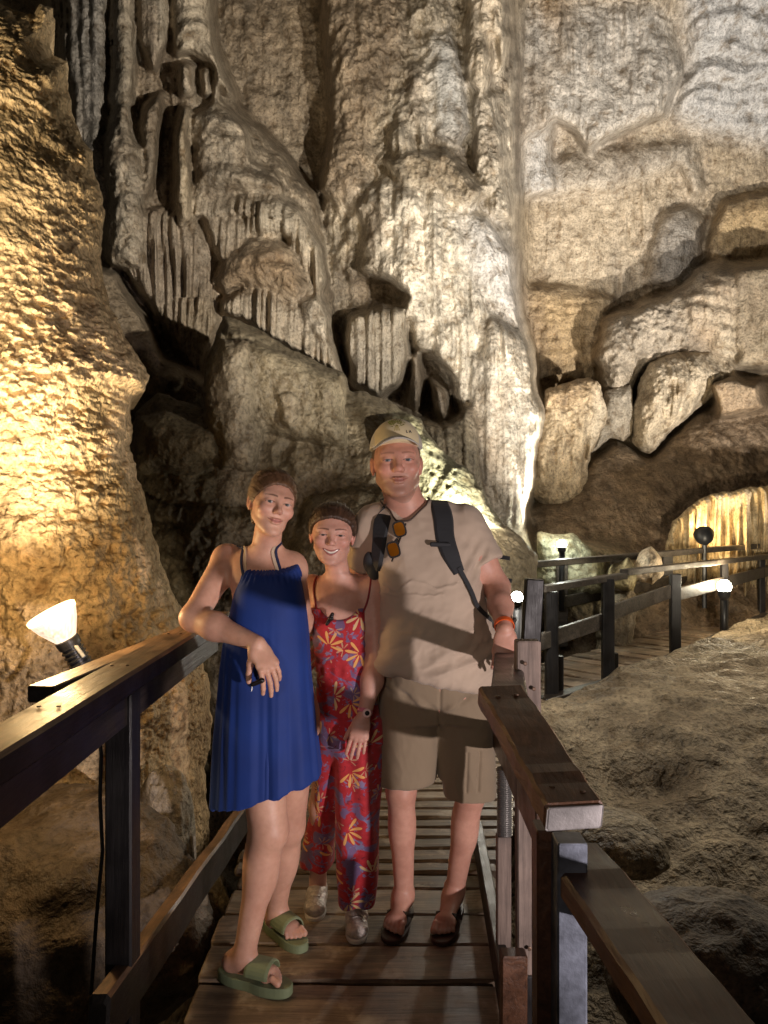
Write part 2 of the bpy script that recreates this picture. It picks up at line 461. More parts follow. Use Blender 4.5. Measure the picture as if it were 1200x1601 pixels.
def relief(X, Y, feats, base, seed=0., wob=(9, 60.), knob=0.):
    """X,Y: photo-angle grid; returns distance map and colour"""
    w1, s1 = wob
    wx = X+w1*1.3*fbm(X/s1, Y/s1, seed, 5, .6); wy = Y+w1*1.3*fbm(X/s1+40, Y/s1, seed+3, 5, .6)
    if base is None:
        D = np.full(X.shape, 99., np.float32); C = np.zeros(X.shape+(3,), np.float32)
    else:
        D = base['fn'](X, Y).astype(np.float32); C = np.ones(X.shape+(3,), np.float32)*np.array(base['col'], np.float32)
    T = {k: np.full(X.shape, (base or {}).get(k, 0.), np.float32) for k in ('fl', 'ro', 'ly', 'lu')}
    FF = np.full(X.shape, (base or {}).get('ff', 4.), np.float32)
    C2 = np.ones(X.shape+(3,), np.float32)*np.array((base or {}).get('col2', DARK), np.float32)
    SD = np.full(X.shape, 1e3, np.float32)
    for f in feats:
        P = np.array(f['p'], float); lo = P.min(0)-30; hi = P.max(0)+30
        jj = np.nonzero((X[0] > lo[0]) & (X[0] < hi[0]))[0]; ii = np.nonzero((Y[:, 0] > lo[1]) & (Y[:, 0] < hi[1]))[0]
        if len(jj) == 0 or len(ii) == 0: continue
        sl = (slice(ii[0], ii[-1]+1), slice(jj[0], jj[-1]+1))
        wk = f.get('wob', 1.)
        xx = X[sl]+(wx[sl]-X[sl])*wk; yy = Y[sl]+(wy[sl]-Y[sl])*wk
        sd = poly_sd(f['p'], xx, yy); ins = sd < 0
        c = P.mean(0)
        if 'drip' in f:   # ragged hanging lower edge
            pass
        t = np.clip(-sd/f.get('w', 40.), 0, 1); prof = np.sqrt(np.maximum(1-(1-t)**2, 0))
        d = f['d']-f.get('h', .5)*prof+f.get('gx', 0)*(xx-c[0])/100+f.get('gy', 0)*(yy-c[1])/100
        if 'ramp' in f:   # grows towards the bottom, an overhanging lip
            ty = np.clip((yy-lo[1]-30)/max(hi[1]-lo[1]-60, 1), 0, 1); d = d-f['ramp']*ty**1.3
        if 'cut' in f: d = f['d']+f.get('h', .5)*prof; use = ins & (d > D[sl])
        else: use = ins & (d < D[sl])
        D[sl] = np.where(use, d, D[sl]); SD[sl] = np.where(ins, np.minimum(SD[sl], sd), SD[sl])
        for k in T: T[k][sl] = np.where(use, f.get(k, 0.), T[k][sl])
        FF[sl] = np.where(use, f.get('ff', 4.), FF[sl])
        C[sl] = np.where(use[..., None], np.array(f.get('col', TAN), np.float32), C[sl])
        C2[sl] = np.where(use[..., None], np.array(f.get('col2', DARK), np.float32), C2[sl])
    valid = D < 90
    if base is not None:
        D = blur2(D, 2)
        for k in T: T[k] = blur2(T[k], 5)
        C = blur2(C, 7); C2 = blur2(C2, 5)
    else:
        C = np.where(valid[..., None], C, np.array(feats[0].get('col', TAN), np.float32)); C = blur2(C, 5)
    Dn = np.where(valid, D, 10.)
    wX = (X-CX)/F*Dn; wZ = CZ+(CY-Y)/F*Dn; q = Dn*.6
    fl = np.abs(noise3(wX*FF+.5*noise3(wX*1.2, wZ*.9, seed+2), wZ*.28, q*.0+seed))*2
    fl2 = np.abs(noise3(wX*FF*2.1, wZ*.4, seed+9.))*2
    broad = fbm(wX*.7, wZ*.6, q+seed, 4, .5)
    mid = fbm(wX*2.6, wZ*2.2, q*2+seed, 6, .62)
    rg = ridged(wX*4.5, wZ*4., q*3+seed, 4, .6)
    lum = cells(wX*5+.5*mid, wZ*5+.5*mid, q*0+seed+.5)+.5*cells(wX*11, wZ*11, q*0+seed+2.5)
    kg = .25+1.1*sstep(-.25, .3, noise3(wX*1.6, wZ*1.1, seed+50.))
    if knob: lum = lum*.5+kg*(knob*cells(wX*20+.8*mid, wZ*20+.8*mid, q*4+seed)+knob*.6*cells(wX*37, wZ*37, q*7+seed))
    lay = noise3(wX*.8+seed, wZ*6.5+1.2*noise3(wX*1.1, wZ*.8, 3.), q*.0+4.)
    patch = fbm(wX*.9+7, wZ*.45, q+seed+5, 5, .6)
    gate = .45+.75*sstep(-.3, .35, noise3(wX*1.1, wZ*1.0, seed+31.))
    D2 = D-(T['fl']*gate*(fl*.7+fl2*.3))-T['ro']*(mid*1.15+rg*.6)-T['lu']*lum-T['ly']*lay-.22*broad*np.minimum(1, T['ro']*8+.3)
    mot = fbm(wX*5.5+3, wZ*3.2, q*3+seed, 5, .65); C = C*np.clip(1+.25*mid+.85*np.minimum(mot, .25)*sstep(.05, .09, T['ro']), .3, 1.5)[..., None]
    mixv = sstep(-.05, .45, patch+.25*mid)[..., None]
    C = C+(C2-C)*mixv*.75
    return D2, C, valid, SD

def relief_mesh(name, X, Y, D, C, valid, mat, parent=None, back=0.):
    ny, nx = X.shape
    P = np.stack([(X-CX)/F*D, D, CZ+(CY-Y)/F*D], -1).reshape(-1, 3)
    idx = np.arange(ny*nx).reshape(ny, nx)
    q = np.stack([idx[:-1, :-1], idx[1:, :-1], idx[1:, 1:], idx[:-1, 1:]], -1)
    ok = valid[:-1, :-1] & valid[1:, :-1] & valid[1:, 1:] & valid[:-1, 1:]
    q = q[ok]; C = C.reshape(-1, 3)
    if back > 0:   # close the rock with a thick body behind its outline
        e = np.concatenate([q[:, [0, 1]], q[:, [1, 2]], q[:, [2, 3]], q[:, [3, 0]]])
        key = e[:, 0].astype(np.int64)*len(P)+e[:, 1]; rk = e[:, 1].astype(np.int64)*len(P)+e[:, 0]
        be = e[~np.isin(key, rk)]
        for _ in range(4):
            ac = np.zeros_like(P); cn = np.zeros(len(P))
            for a, b in ((0, 1), (1, 0)):
                for k in range(3): ac[:, k] += np.bincount(be[:, a], P[be[:, b], k], len(P))
                cn += np.bincount(be[:, a], minlength=len(P))
            m = cn > 0; P[m] = P[m]*.45+.55*ac[m]/cn[m, None]
        used = np.unique(be); mp = np.full(len(P), -1); allv = [P]; allc = [C]; cen = P[np.unique(q)].mean(0)
        prev = np.arange(len(P)); n0 = len(P)
        fq = [q]
        for s in range(1, 5):
            t = s/4.
            dirv = P[used]-np.array([0, 0, CZ]); dirv /= np.linalg.norm(dirv, axis=1, keepdims=True)
            nv = P[used]+dirv*back*t; nv += (cen+np.array([0, back*.6, 0])-nv)*(.12*t*t)
            nm = np.full(len(P), -1); nm[used] = n0+np.arange(len(used)); n0 += len(used)
            allv.append(nv); allc.append(C[used])
            fq.append(np.stack([be[:, 1], be[:, 0], be[:, 0]*0, be[:, 0]*0], 1)*0+np.stack([prev[be[:, 1]], prev[be[:, 0]], nm[be[:, 0]], nm[be[:, 1]]], 1))
            prev = nm
        P = np.concatenate(allv); C = np.concatenate(allc); q = np.concatenate(fq)
    usedm = np.zeros(len(P), bool); usedm[q.ravel()] = True; mp = np.cumsum(usedm)-1
    return meshobj(name, P[usedm], mp[q].astype(np.int32), mat, parent, attrs={'col': C[usedm]})
def rock_thing(name, label, cat, feats, step, mat, back, seed, wob=(9, 60.), group=None, knob=0.):
    A = np.concatenate([np.array(f['p'], float) for f in feats]); lo = A.min(0)-25; hi = A.max(0)+25
    X, Y = np.meshgrid(np.arange(lo[0], hi[0], step), np.arange(lo[1], hi[1], step)); X = X.astype(np.float32); Y = Y.astype(np.float32)
    D, C, va, SD = relief(X, Y, feats, None, seed, wob, knob)
    o = relief_mesh(name, X, Y, D, C, va, mat, None, back)
    return tag(o, label, cat, group)

# ---- main wall: one continuous sheet of rock far behind
def base_depth(X, Y):
    r = sstep(790, 830, X)
    d = 11.3+2.45*r
    d = d-sstep(330, -250, Y)*r*2.2-sstep(0, -300, Y)*(1-r)*1.0
    d = d-sstep(600, 900, Y)*(2.2*r+1.8*(1-r))
    return d
SM = dict(ro=.07, fl=.03)
feats = [
 # smooth recess between drapery and centre
 dict(p=[(300,-320),(560,-320),(548,60),(520,200),(540,430),(430,380),(330,100)], d=11.1, h=.35, w=60, ro=.09, fl=.05, col=(.30,.235,.16), col2=(.36,.30,.22)),
 # great centre pillar
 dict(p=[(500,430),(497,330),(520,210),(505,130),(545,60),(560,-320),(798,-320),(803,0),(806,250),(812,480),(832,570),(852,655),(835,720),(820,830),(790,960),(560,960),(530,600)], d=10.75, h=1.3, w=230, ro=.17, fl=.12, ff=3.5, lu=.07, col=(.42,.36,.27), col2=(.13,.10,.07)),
 dict(p=[(500,-320),(600,-320),(650,0),(640,130),(590,200),(600,300),(560,330),(500,300),(520,180),(505,60)], d=10.05, h=.45, w=60, ro=.15, fl=.05, lu=.06, col=(.27,.21,.145), col2=(.13,.095,.06)),
 dict(p=[(640,90),(665,110),(672,250),(720,300),(735,420),(700,560),(660,540),(640,420),(600,330),(610,200)], d=9.75, h=.35, w=30, ro=.13, fl=.22, ff=6, lu=.04, col=(.50,.44,.35), col2=(.16,.12,.09)),
 dict(p=[(735,120),(775,150),(790,250),(800,340),(770,350),(745,300),(738,220)], d=9.7, h=.4, w=24, ro=.12, lu=.06, col=(.45,.39,.30), col2=(.2,.15,.1)),
 dict(p=[(600,250),(700,235),(760,300),(735,330),(690,300),(620,290)], d=9.3, h=.3, w=20, ro=.13, lu=.05, col=(.33,.27,.19), col2=(.15,.11,.07)),
 dict(p=[(560,300),(620,250),(700,250),(790,360),(812,480),(830,560),(852,655),(835,720),(822,830),(740,830),(700,640),(560,420)], d=9.85, h=.75, w=80, ro=.12, fl=.17, ff=5, lu=.03, col=(.62,.56,.46), col2=(.20,.15,.10)),
 dict(p=[(720,330),(760,340),(800,400),(813,490),(815,520),(770,480),(725,420)], d=9.25, h=.3, w=60, ro=.03, fl=.01, col=(.60,.57,.53), col2=(.52,.47,.42), wob=.6),
 dict(p=[(735,560),(770,490),(812,520),(832,570),(853,655),(835,715),(822,832),(770,832),(745,700)], d=9.2, h=.45, w=45, ro=.07, fl=.13, ff=6, col=(.72,.66,.56), col2=(.45,.36,.26)),
 dict(p=[(672,60),(700,50),(722,110),(735,200),(715,225),(680,210)], d=9.5, h=.15, w=40, ro=.03, fl=.02, col=BLUE, col2=(.36,.33,.29)),
 dict(p=[(722,-320),(790,-320),(795,60),(780,110),(770,60),(760,160),(728,130)], d=9.6, h=.5, w=25, ro=.1, fl=.14, ff=6, col=(.50,.42,.31)),
 # shoulder of dark rock behind the cap
 dict(p=[(640,660),(690,640),(745,640),(760,760),(790,850),(640,850)], d=9.0, h=.4, w=60, ro=.12, fl=.14, ff=5, col=(.30,.25,.17), col2=(.12,.09,.06)),
 # dark slots with a hanging fringe between them
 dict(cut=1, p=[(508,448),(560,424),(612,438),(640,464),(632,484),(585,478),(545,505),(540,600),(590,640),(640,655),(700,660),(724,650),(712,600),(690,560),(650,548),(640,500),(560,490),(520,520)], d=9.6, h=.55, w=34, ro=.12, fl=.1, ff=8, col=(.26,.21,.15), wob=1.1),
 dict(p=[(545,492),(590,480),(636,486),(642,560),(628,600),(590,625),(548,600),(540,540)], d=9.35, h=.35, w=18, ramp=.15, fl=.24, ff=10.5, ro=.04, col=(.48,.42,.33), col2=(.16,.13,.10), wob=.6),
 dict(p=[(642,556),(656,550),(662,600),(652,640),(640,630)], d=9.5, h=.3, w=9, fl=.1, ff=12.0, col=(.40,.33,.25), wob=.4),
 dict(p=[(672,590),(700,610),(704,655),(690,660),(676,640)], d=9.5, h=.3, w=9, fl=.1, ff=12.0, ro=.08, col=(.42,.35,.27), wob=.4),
 # ---- drapery mass on the left
 dict(p=[(40,-320),(318,-320),(338,60),(378,170),(445,240),(492,300),(510,400),(520,450),(538,560),(548,700),(240,700),(200,470),(90,200)], d=10.4, h=1.15, w=90, ro=.12, fl=.14, ff=4.5, lu=.05, ly=.03, col=(.40,.33,.24), col2=(.21,.155,.10)),
 dict(p=[(96,-320),(172,-320),(174,150),(172,260),(168,330),(150,330),(112,200),(98,80)], d=9.35, h=.35, w=34, ro=.10, fl=.13, ff=5, ly=.02, col=(.27,.245,.21), col2=(.17,.15,.12)),
 dict(p=[(174,-320),(212,-320),(211,60),(209,150),(214,165),(172,165),(176,60)], d=9.0, h=.38, w=20, ro=.05, ly=.07, fl=.03, col=(.42,.36,.27), wob=.5),
 dict(p=[(180,160),(194,150),(204,170),(208,205),(220,230),(228,330),(222,420),(168,420),(164,230),(172,185)], d=8.95, h=.4, w=22, ro=.10, lu=.09, col=(.43,.37,.28), wob=.6),
 dict(p=[(216,-320),(268,-320),(264,60),(248,100),(243,116),(232,104),(214,60)], d=8.9, h=.22, w=20, ro=.03, fl=.12, ff=10.5, col=(.45,.39,.30), col2=(.27,.2,.14), wob=.4),
 dict(p=[(270,-320),(322,-320),(335,60),(348,110),(366,150),(352,150),(330,104),(300,84),(274,88),(266,40)], d=9.0, h=.45, w=30, ly=.09, ro=.04, fl=.03, col=(.46,.39,.29), wob=.4),
 dict(p=[(278,100),(290,96),(303,104),(305,140),(298,152),(282,152)], d=8.85, h=.22, w=12, ro=.04, ly=.04, col=(.44,.37,.28), wob=.4),
 dict(p=[(312,108),(328,104),(330,150),(318,152)], d=8.95, h=.2, w=9, ro=.04, ly=.04, col=(.46,.39,.29), wob=.4),
 dict(p=[(334,104),(344,98),(342,150),(340,164),(334,160)], d=8.9, h=.2, w=7, ro=.04, col=(.5,.43,.33), wob=.4),
 dict(p=[(244,146),(252,144),(256,170),(240,290),(222,330),(218,200),(226,166)], d=8.95, h=.3, w=13, ro=.09, lu=.05, col=(.42,.35,.26), wob=.5),
 dict(p=[(285,168),(295,168),(295,250),(300,345),(280,352),(272,300),(272,210)], d=8.75, h=.28, w=11, ly=.05, ro=.05, col=(.52,.42,.28), wob=.4),
 dict(p=[(296,180),(340,150),(380,190),(392,250),(440,290),(440,310),(300,312)], d=9.1, h=.35, w=40, ly=.08, ro=.12, lu=.05, col=(.33,.28,.21)),
 # fringed terraces
 dict(p=[(300,306),(415,302),(450,320),(440,345),(380,338),(302,340)], d=8.95, h=.08, w=8, ramp=.22, fl=.16, ff=13.5, col=(.50,.43,.33), wob=.5),
 dict(p=[(380,318),(430,305),(470,330),(505,390),(512,440),(498,470),(470,420),(445,372),(382,372)], d=9.0, h=.3, w=26, fl=.15, ff=12.0, ro=.03, col=(.55,.48,.37), wob=.5),
 dict(p=[(318,338),(384,340),(392,360),(376,405),(345,410),(330,380)], d=8.9, h=.12, w=16, fl=.13, ff=12.0, ramp=.12, ro=.04, col=(.45,.38,.29), wob=.5),
 dict(p=[(332,440),(348,402),(388,371),(436,371),(470,405),(492,450),(470,480),(420,456),(380,450),(350,462)], d=8.95, h=.55, w=42, ly=.06, ro=.08, col=(.33,.24,.15), col2=(.22,.15,.09)),
 dict(p=[(345,470),(385,448),(430,452),(475,478),(500,500),(530,560),(538,590),(480,560),(420,530),(380,500),(345,490)], d=8.75, h=.1, w=10, ramp=.3, fl=.16, ff=13.5, ro=.03, col=(.53,.45,.34), wob=.5),
 dict(p=[(460,470),(500,455),(520,520),(540,600),(500,560)], d=8.7, h=.25, w=20, ro=.09, lu=.06, col=(.50,.44,.35)),
 dict(p=[(160,320),(300,330),(330,390),(335,460),(318,560),(300,585),(262,520),(230,470),(190,415),(160,410)], d=9.1, h=.2, w=20, ramp=.15, fl=.24, ff=9.8, ro=.03, col=(.33,.27,.20), col2=(.2,.15,.1), wob=.6),
 dict(p=[(272,462),(335,466),(342,500),(322,560),(316,590),(290,570),(276,530)], d=8.9, h=.1, w=10, ramp=.12, fl=.22, ff=10.5, col=(.36,.29,.20), col2=(.2,.15,.1), wob=.5),
 # sloping slab in the dark cleft
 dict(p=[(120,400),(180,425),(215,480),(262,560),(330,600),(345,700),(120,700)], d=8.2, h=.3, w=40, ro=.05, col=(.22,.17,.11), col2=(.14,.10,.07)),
 dict(p=[(246,590),(262,582),(279,592),(277,604),(255,608)], d=7.8, h=.2, w=10, ro=.08, lu=.06, col=(.42,.35,.26)),
 # ---- right wall
 dict(p=[(806,-320),(1052,-320),(1052,60),(1068,112),(1040,178),(955,212),(918,238),(900,205),(870,190),(830,215),(806,230)], d=12.75, h=.3, w=26, ro=.06, fl=.12, ff=5, lu=.0, col=(.50,.46,.40), col2=(.33,.27,.20)),
 dict(p=[(840,-320),(900,-320),(888,40),(850,60),(838,20)], d=12.7, h=.3, w=22, ro=.05, fl=.1, ff=4, col=(.42,.29,.16)),
 dict(p=[(806,40),(880,50),(885,130),(862,230),(870,300),(815,310)], d=13.3, h=.3, w=50, ro=.04, fl=.02, col=(.52,.50,.47), col2=(.42,.37,.31)),
 dict(p=[(1054,-320),(1460,-320),(1460,250),(1200,240),(1100,210),(1045,185),(1070,115)], d=12.9, h=.4, w=40, gy=.5, ro=.055, ly=.10, fl=.05, ff=5, col=(.50,.485,.46), col2=(.40,.35,.29)),
 dict(p=[(806,300),(860,240),(950,225),(1050,190),(1200,245),(1460,260),(1460,330),(1180,300),(1120,330),(1095,400),(1060,460),(990,490),(960,520),(930,580),(860,620),(815,500)], d=14.0, h=.3, w=80, ro=.05, fl=.08, ff=5, col=(.52,.43,.31), col2=(.42,.36,.28)),
 dict(p=[(840,260),(900,235),(960,225),(1090,215),(1100,300),(1075,310),(1060,260),(960,300),(860,310)], d=13.6, h=.25, w=40, ro=.06, fl=.09, ff=4, col=(.42,.37,.30)),
 dict(p=[(1035,330),(1070,320),(1100,340),(1098,400),(1060,452),(1010,440),(1015,390)], d=13.6, h=.3, w=30, ro=.03, col=(.31,.28,.24), col2=(.27,.23,.19), wob=.6),
 dict(p=[(1102,470),(1105,375),(1130,315),(1200,295),(1460,300),(1460,470)], d=13.4, h=.25, w=30, ro=.05, fl=.05, col=(.48,.35,.19), col2=(.30,.21,.12)),
 dict(p=[(806,440),(880,450),(955,470),(940,520),(925,590),(845,640),(815,560)], d=13.5, h=.3, w=60, ly=.05, ro=.06, col=(.44,.32,.18), col2=(.32,.23,.14)),
 dict(p=[(928,560),(948,500),(1000,475),(1060,455),(1090,420),(1130,405),(1160,425),(1180,560),(1145,600),(1100,560),(1010,570),(985,620),(975,690),(945,640)], d=12.9, h=.6, w=50, ro=.15, lu=.05, col=(.36,.31,.245), col2=(.2,.155,.11)),
 dict(p=[(1062,470),(1100,440),(1120,415),(1180,418),(1200,430),(1460,430),(1460,620),(1200,580),(1150,582),(1100,540),(1065,520)], d=12.6, h=.5, w=40, ly=.06, fl=.14, ff=4, ro=.04, col=(.43,.37,.28), col2=(.33,.25,.17)),
 dict(p=[(1150,420),(1200,410),(1460,415),(1460,590),(1200,575),(1153,580),(1146,500)], d=12.2, h=.25, w=25, fl=.16, ff=5, col=(.28,.23,.16)),
 # dark slope
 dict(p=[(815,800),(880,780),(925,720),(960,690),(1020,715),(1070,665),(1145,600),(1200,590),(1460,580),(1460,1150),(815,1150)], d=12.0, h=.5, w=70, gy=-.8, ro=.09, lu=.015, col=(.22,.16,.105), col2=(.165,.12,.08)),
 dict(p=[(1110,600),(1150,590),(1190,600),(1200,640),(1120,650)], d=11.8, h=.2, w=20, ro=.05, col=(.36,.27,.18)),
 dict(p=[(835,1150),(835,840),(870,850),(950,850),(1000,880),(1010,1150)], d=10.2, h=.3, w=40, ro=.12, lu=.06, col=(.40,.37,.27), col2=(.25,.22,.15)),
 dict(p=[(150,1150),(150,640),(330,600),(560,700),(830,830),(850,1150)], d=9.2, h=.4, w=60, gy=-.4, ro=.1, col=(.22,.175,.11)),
]
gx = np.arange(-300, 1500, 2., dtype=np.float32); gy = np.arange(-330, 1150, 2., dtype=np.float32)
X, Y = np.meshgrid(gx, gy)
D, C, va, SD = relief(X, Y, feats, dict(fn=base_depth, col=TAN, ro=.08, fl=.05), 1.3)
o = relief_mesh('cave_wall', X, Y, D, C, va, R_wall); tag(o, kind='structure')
print('wall', time.time()-T0)

# ---- separate rock formations
rock_thing('rock_outcrop', 'tall golden knobbly rock mass rising beside the glowing floodlight at the left', 'rock', [
 dict(p=[(-420,-60),(-30,-20),(20,14),(52,24),(60,6),(84,14),(86,36),(76,62),(84,84),(106,96),(110,120),(104,140),(116,190),(128,218),(142,232),(152,285),(163,330),(158,400),(170,470),(198,530),(226,570),(234,592),(228,612),(206,622),(205,700),(222,760),(246,850),(268,920),(296,980),(318,1040),(330,1080),(332,1130),(322,1200),(330,1330),(300,1800),(-420,1800)],
      d=4.35, h=1.05, w=300, gy=-.02, ro=.038, lu=.045, ly=.02, col=(.68,.52,.31), col2=(.42,.27,.13)),
 ], 1.5, R_gold, 1.4, 4.2, wob=(7, 34.), knob=.7)
print('gold', time.time()-T0)
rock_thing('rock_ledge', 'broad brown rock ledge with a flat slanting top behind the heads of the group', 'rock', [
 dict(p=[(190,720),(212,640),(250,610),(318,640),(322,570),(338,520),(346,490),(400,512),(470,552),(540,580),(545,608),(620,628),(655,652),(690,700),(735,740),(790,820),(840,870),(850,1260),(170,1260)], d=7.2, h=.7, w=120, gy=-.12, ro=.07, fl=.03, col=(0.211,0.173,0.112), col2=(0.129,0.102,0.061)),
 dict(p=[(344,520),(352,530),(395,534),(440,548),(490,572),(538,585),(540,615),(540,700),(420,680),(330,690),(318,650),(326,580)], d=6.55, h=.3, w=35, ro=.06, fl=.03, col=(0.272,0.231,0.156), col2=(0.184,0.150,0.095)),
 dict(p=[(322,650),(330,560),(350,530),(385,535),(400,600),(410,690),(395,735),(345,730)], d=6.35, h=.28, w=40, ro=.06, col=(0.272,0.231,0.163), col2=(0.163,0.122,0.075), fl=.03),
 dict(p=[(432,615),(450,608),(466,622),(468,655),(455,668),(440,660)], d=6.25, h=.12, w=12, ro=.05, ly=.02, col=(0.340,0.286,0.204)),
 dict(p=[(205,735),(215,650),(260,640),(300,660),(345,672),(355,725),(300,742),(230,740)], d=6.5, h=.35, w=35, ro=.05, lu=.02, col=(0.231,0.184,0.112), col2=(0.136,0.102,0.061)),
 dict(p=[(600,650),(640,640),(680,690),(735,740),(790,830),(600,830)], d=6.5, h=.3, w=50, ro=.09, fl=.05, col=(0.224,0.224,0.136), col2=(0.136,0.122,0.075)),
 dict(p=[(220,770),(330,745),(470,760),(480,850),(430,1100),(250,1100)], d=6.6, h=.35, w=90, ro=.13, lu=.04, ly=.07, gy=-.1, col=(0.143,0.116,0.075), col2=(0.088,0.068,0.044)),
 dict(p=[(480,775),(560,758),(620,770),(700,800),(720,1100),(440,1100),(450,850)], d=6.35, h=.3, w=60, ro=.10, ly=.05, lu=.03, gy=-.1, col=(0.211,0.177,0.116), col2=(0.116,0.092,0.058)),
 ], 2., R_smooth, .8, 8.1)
rock_thing('rock_column', 'squat mushroom-shaped rock column right of the pale pillar foot', 'rock', [
 dict(p=[(822,770),(826,700),(838,650),(852,618),(880,600),(920,590),(942,606),(950,640),(945,670),(925,700),(920,740),(918,775),(895,798),(850,796)], d=12.15, h=.7, w=34, ro=.10, fl=.07, ff=5, col=(.50,.40,.27), col2=(.34,.23,.13)),
 dict(p=[(918,606),(940,600),(950,640),(935,690),(918,720),(912,660)], d=11.6, h=.1, w=12, ro=.02, col=(.58,.5,.38)),
 dict(p=[(850,610),(900,592),(935,596),(940,625),(900,650),(850,640)], d=11.8, h=.4, w=22, ro=.09, lu=.05, col=(.42,.31,.19)),
 ], 1.5, R_wall, .8, 2.2, wob=(5, 30.))
rock_thing('rock_column', 'small smooth grey rock bulge hanging between the squat column and the fluted boulder', 'rock', [
 dict(p=[(945,610),(985,600),(992,640),(988,680),(975,692),(955,686),(925,712),(930,660)], d=12.5, h=.35, w=22, ro=.03, fl=.06, ff=5, col=(.36,.32,.26), col2=(.3,.25,.19))], 1.5, R_wall, .8, 5.2, wob=(4, 30.))
rock_thing('rock_boulder', 'fluted tan boulder bulging from the right-hand wall above the dark slope', 'rock', [
 dict(p=[(985,690),(988,640),(1000,590),(1015,566),(1060,546),(1110,543),(1148,572),(1154,590),(1120,616),(1085,645),(1045,680),(1018,712),(1000,706)], d=12.65, h=.75, w=46, ro=.09, fl=.10, ff=5, ly=.05, col=(.47,.40,.30), col2=(.36,.28,.19))], 1.5, R_wall, .8, 6.2, wob=(5, 30.))
o = rock_thing('stalactite_curtain', 'fluted curtain of stalactites lit warm yellow behind the far walkway', 'stalactites', [
 dict(p=[(1030,890),(1050,815),(1078,790),(1110,772),(1160,764),(1200,758),(1460,750),(1460,960),(1030,960)], d=10.6, h=.25, w=14, ramp=-.1, fl=.30, ff=10.5, ro=.02, col=(.56,.45,.28), col2=(.36,.27,.16))], 1.5, R_wall, .6, 7.7, wob=(4, 24.))
for (pp, lab, cc) in (([(985,905),(990,880),(1002,858),(1018,850),(1034,872),(1038,898),(1020,915)], 'pale angular rock behind the rails of the far walkway', (.55,.47,.37)),
                  ([(940,915),(955,880),(985,872),(1000,895),(990,930)], 'yellowish round rock beneath the upper rail of the far walkway', (.45,.40,.24)),
                  ([(838,905),(838,832),(895,834),(920,850),(945,880),(950,930),(850,940)], 'flat-topped rock by the upper white lamp, coloured with its greenish light', (.50,.50,.36)),  # greenish-white lamp light put into the rock colour
                  ([(930,985),(945,930),(985,915),(1000,940),(990,1000),(1010,1030),(930,1030)], 'grey lumpy rock below the rails of the far walkway', (.33,.28,.21))):
    rock_thing('rock_boulder', lab, 'rock', [dict(p=pp, d=8.9 if 838 not in [pp[0][0]] else 9.4, h=.4, w=26, ro=.1, lu=.04, col=cc, col2=tuple(c*.6 for c in cc))], 2., R_wall, .6, pp[0][0]*.1, wob=(5, 26.))

# ---- ground
def ground_z(x, y):
    z = -.95+1.0*sstep(3.3, 6.0, y+.25*(x-1.2))+.045*np.clip(x-1.2, 0, 6)*sstep(4, 6.5, y)
    z = z-.25*sstep(.9, .2, x)*sstep(6., 3.5, y)-.1*sstep(3.2, 1., y)
    z = z-.7*sstep(1.15, .75, x)*sstep(4.0, 5.2, y)*sstep(11., 9., y)
    # trench under the far walkway
    s = (y-6.3)-(x-1.46); z = z-1.5*sstep(.3, 1.0, s)*sstep(3.3, 2.2, s)-.25*sstep(-.35, .1, s)*sstep(.3, 1.0, x)*sstep(5.3, 6.3, y)*sstep(12, 9, y)
    return z
gx = np.arange(-5.2, 9, .022, dtype=np.float32); gy = np.concatenate([np.arange(.0, 7., .022), np.arange(7., 13.2, .05)]).astype(np.float32)
gx = gx[(gx < 4.4)]; gx = np.concatenate([gx, np.arange(4.4, 9., .08, dtype=np.float32)])
X, Y = np.meshgrid(gx, gy)
Z = ground_z(X, Y)
wx = X+.35*noise3(X*.9, Y*.9, 1.); wy = Y+.35*noise3(X*.9, Y*.9, 5.)
sw = noise3(wx*2.0+1.5*noise3(wx*.8, wy*1.2, 2.), wy*7, 2.)
Z = Z+.10*fbm(X*.9, Y*1.1, 3., 5)+.05*sw+.05*np.abs(noise3(X*2.1, Y*2.6, 8.))+.028*ridged(wx*3.5, wy*5.5, 1., 5)
# hollow and mound beside the near rail
def bump_at(x, y, r, h, ey=1.): return h*np.exp(-(((X-x)/r)**2+((Y-y)/(r*ey))**2))
Z = Z+bump_at(1.45, 3.9, .33, .30, .8)-bump_at(1.75, 5.0, .35, .16, .5)+bump_at(2.0, 3.1, .4, .22)-bump_at(1.5, 3.35, .3, .15)
pt = fbm(X*1.3, Y*1.6, 6., 5)[..., None]
C = np.array((.38, .31, .215), np.float32)*np.clip(1+.5*fbm(X*6, Y*6, 2., 4), .5, 1.5)[..., None]; C = C+(np.array((.15, .11, .07), np.float32)-C)*sstep(-.05, .45, pt)*.8
ny, nx = X.shape; idx = np.arange(ny*nx).reshape(ny, nx)
q = np.stack([idx[:-1, :-1], idx[:-1, 1:], idx[1:, 1:], idx[1:, :-1]], -1).reshape(-1, 4)
o = meshobj('cave_floor', np.stack([X, Y, Z], -1).reshape(-1, 3), q.astype(np.int32), R_mud, attrs={'col': C.reshape(-1, 3)}); tag(o, kind='structure')
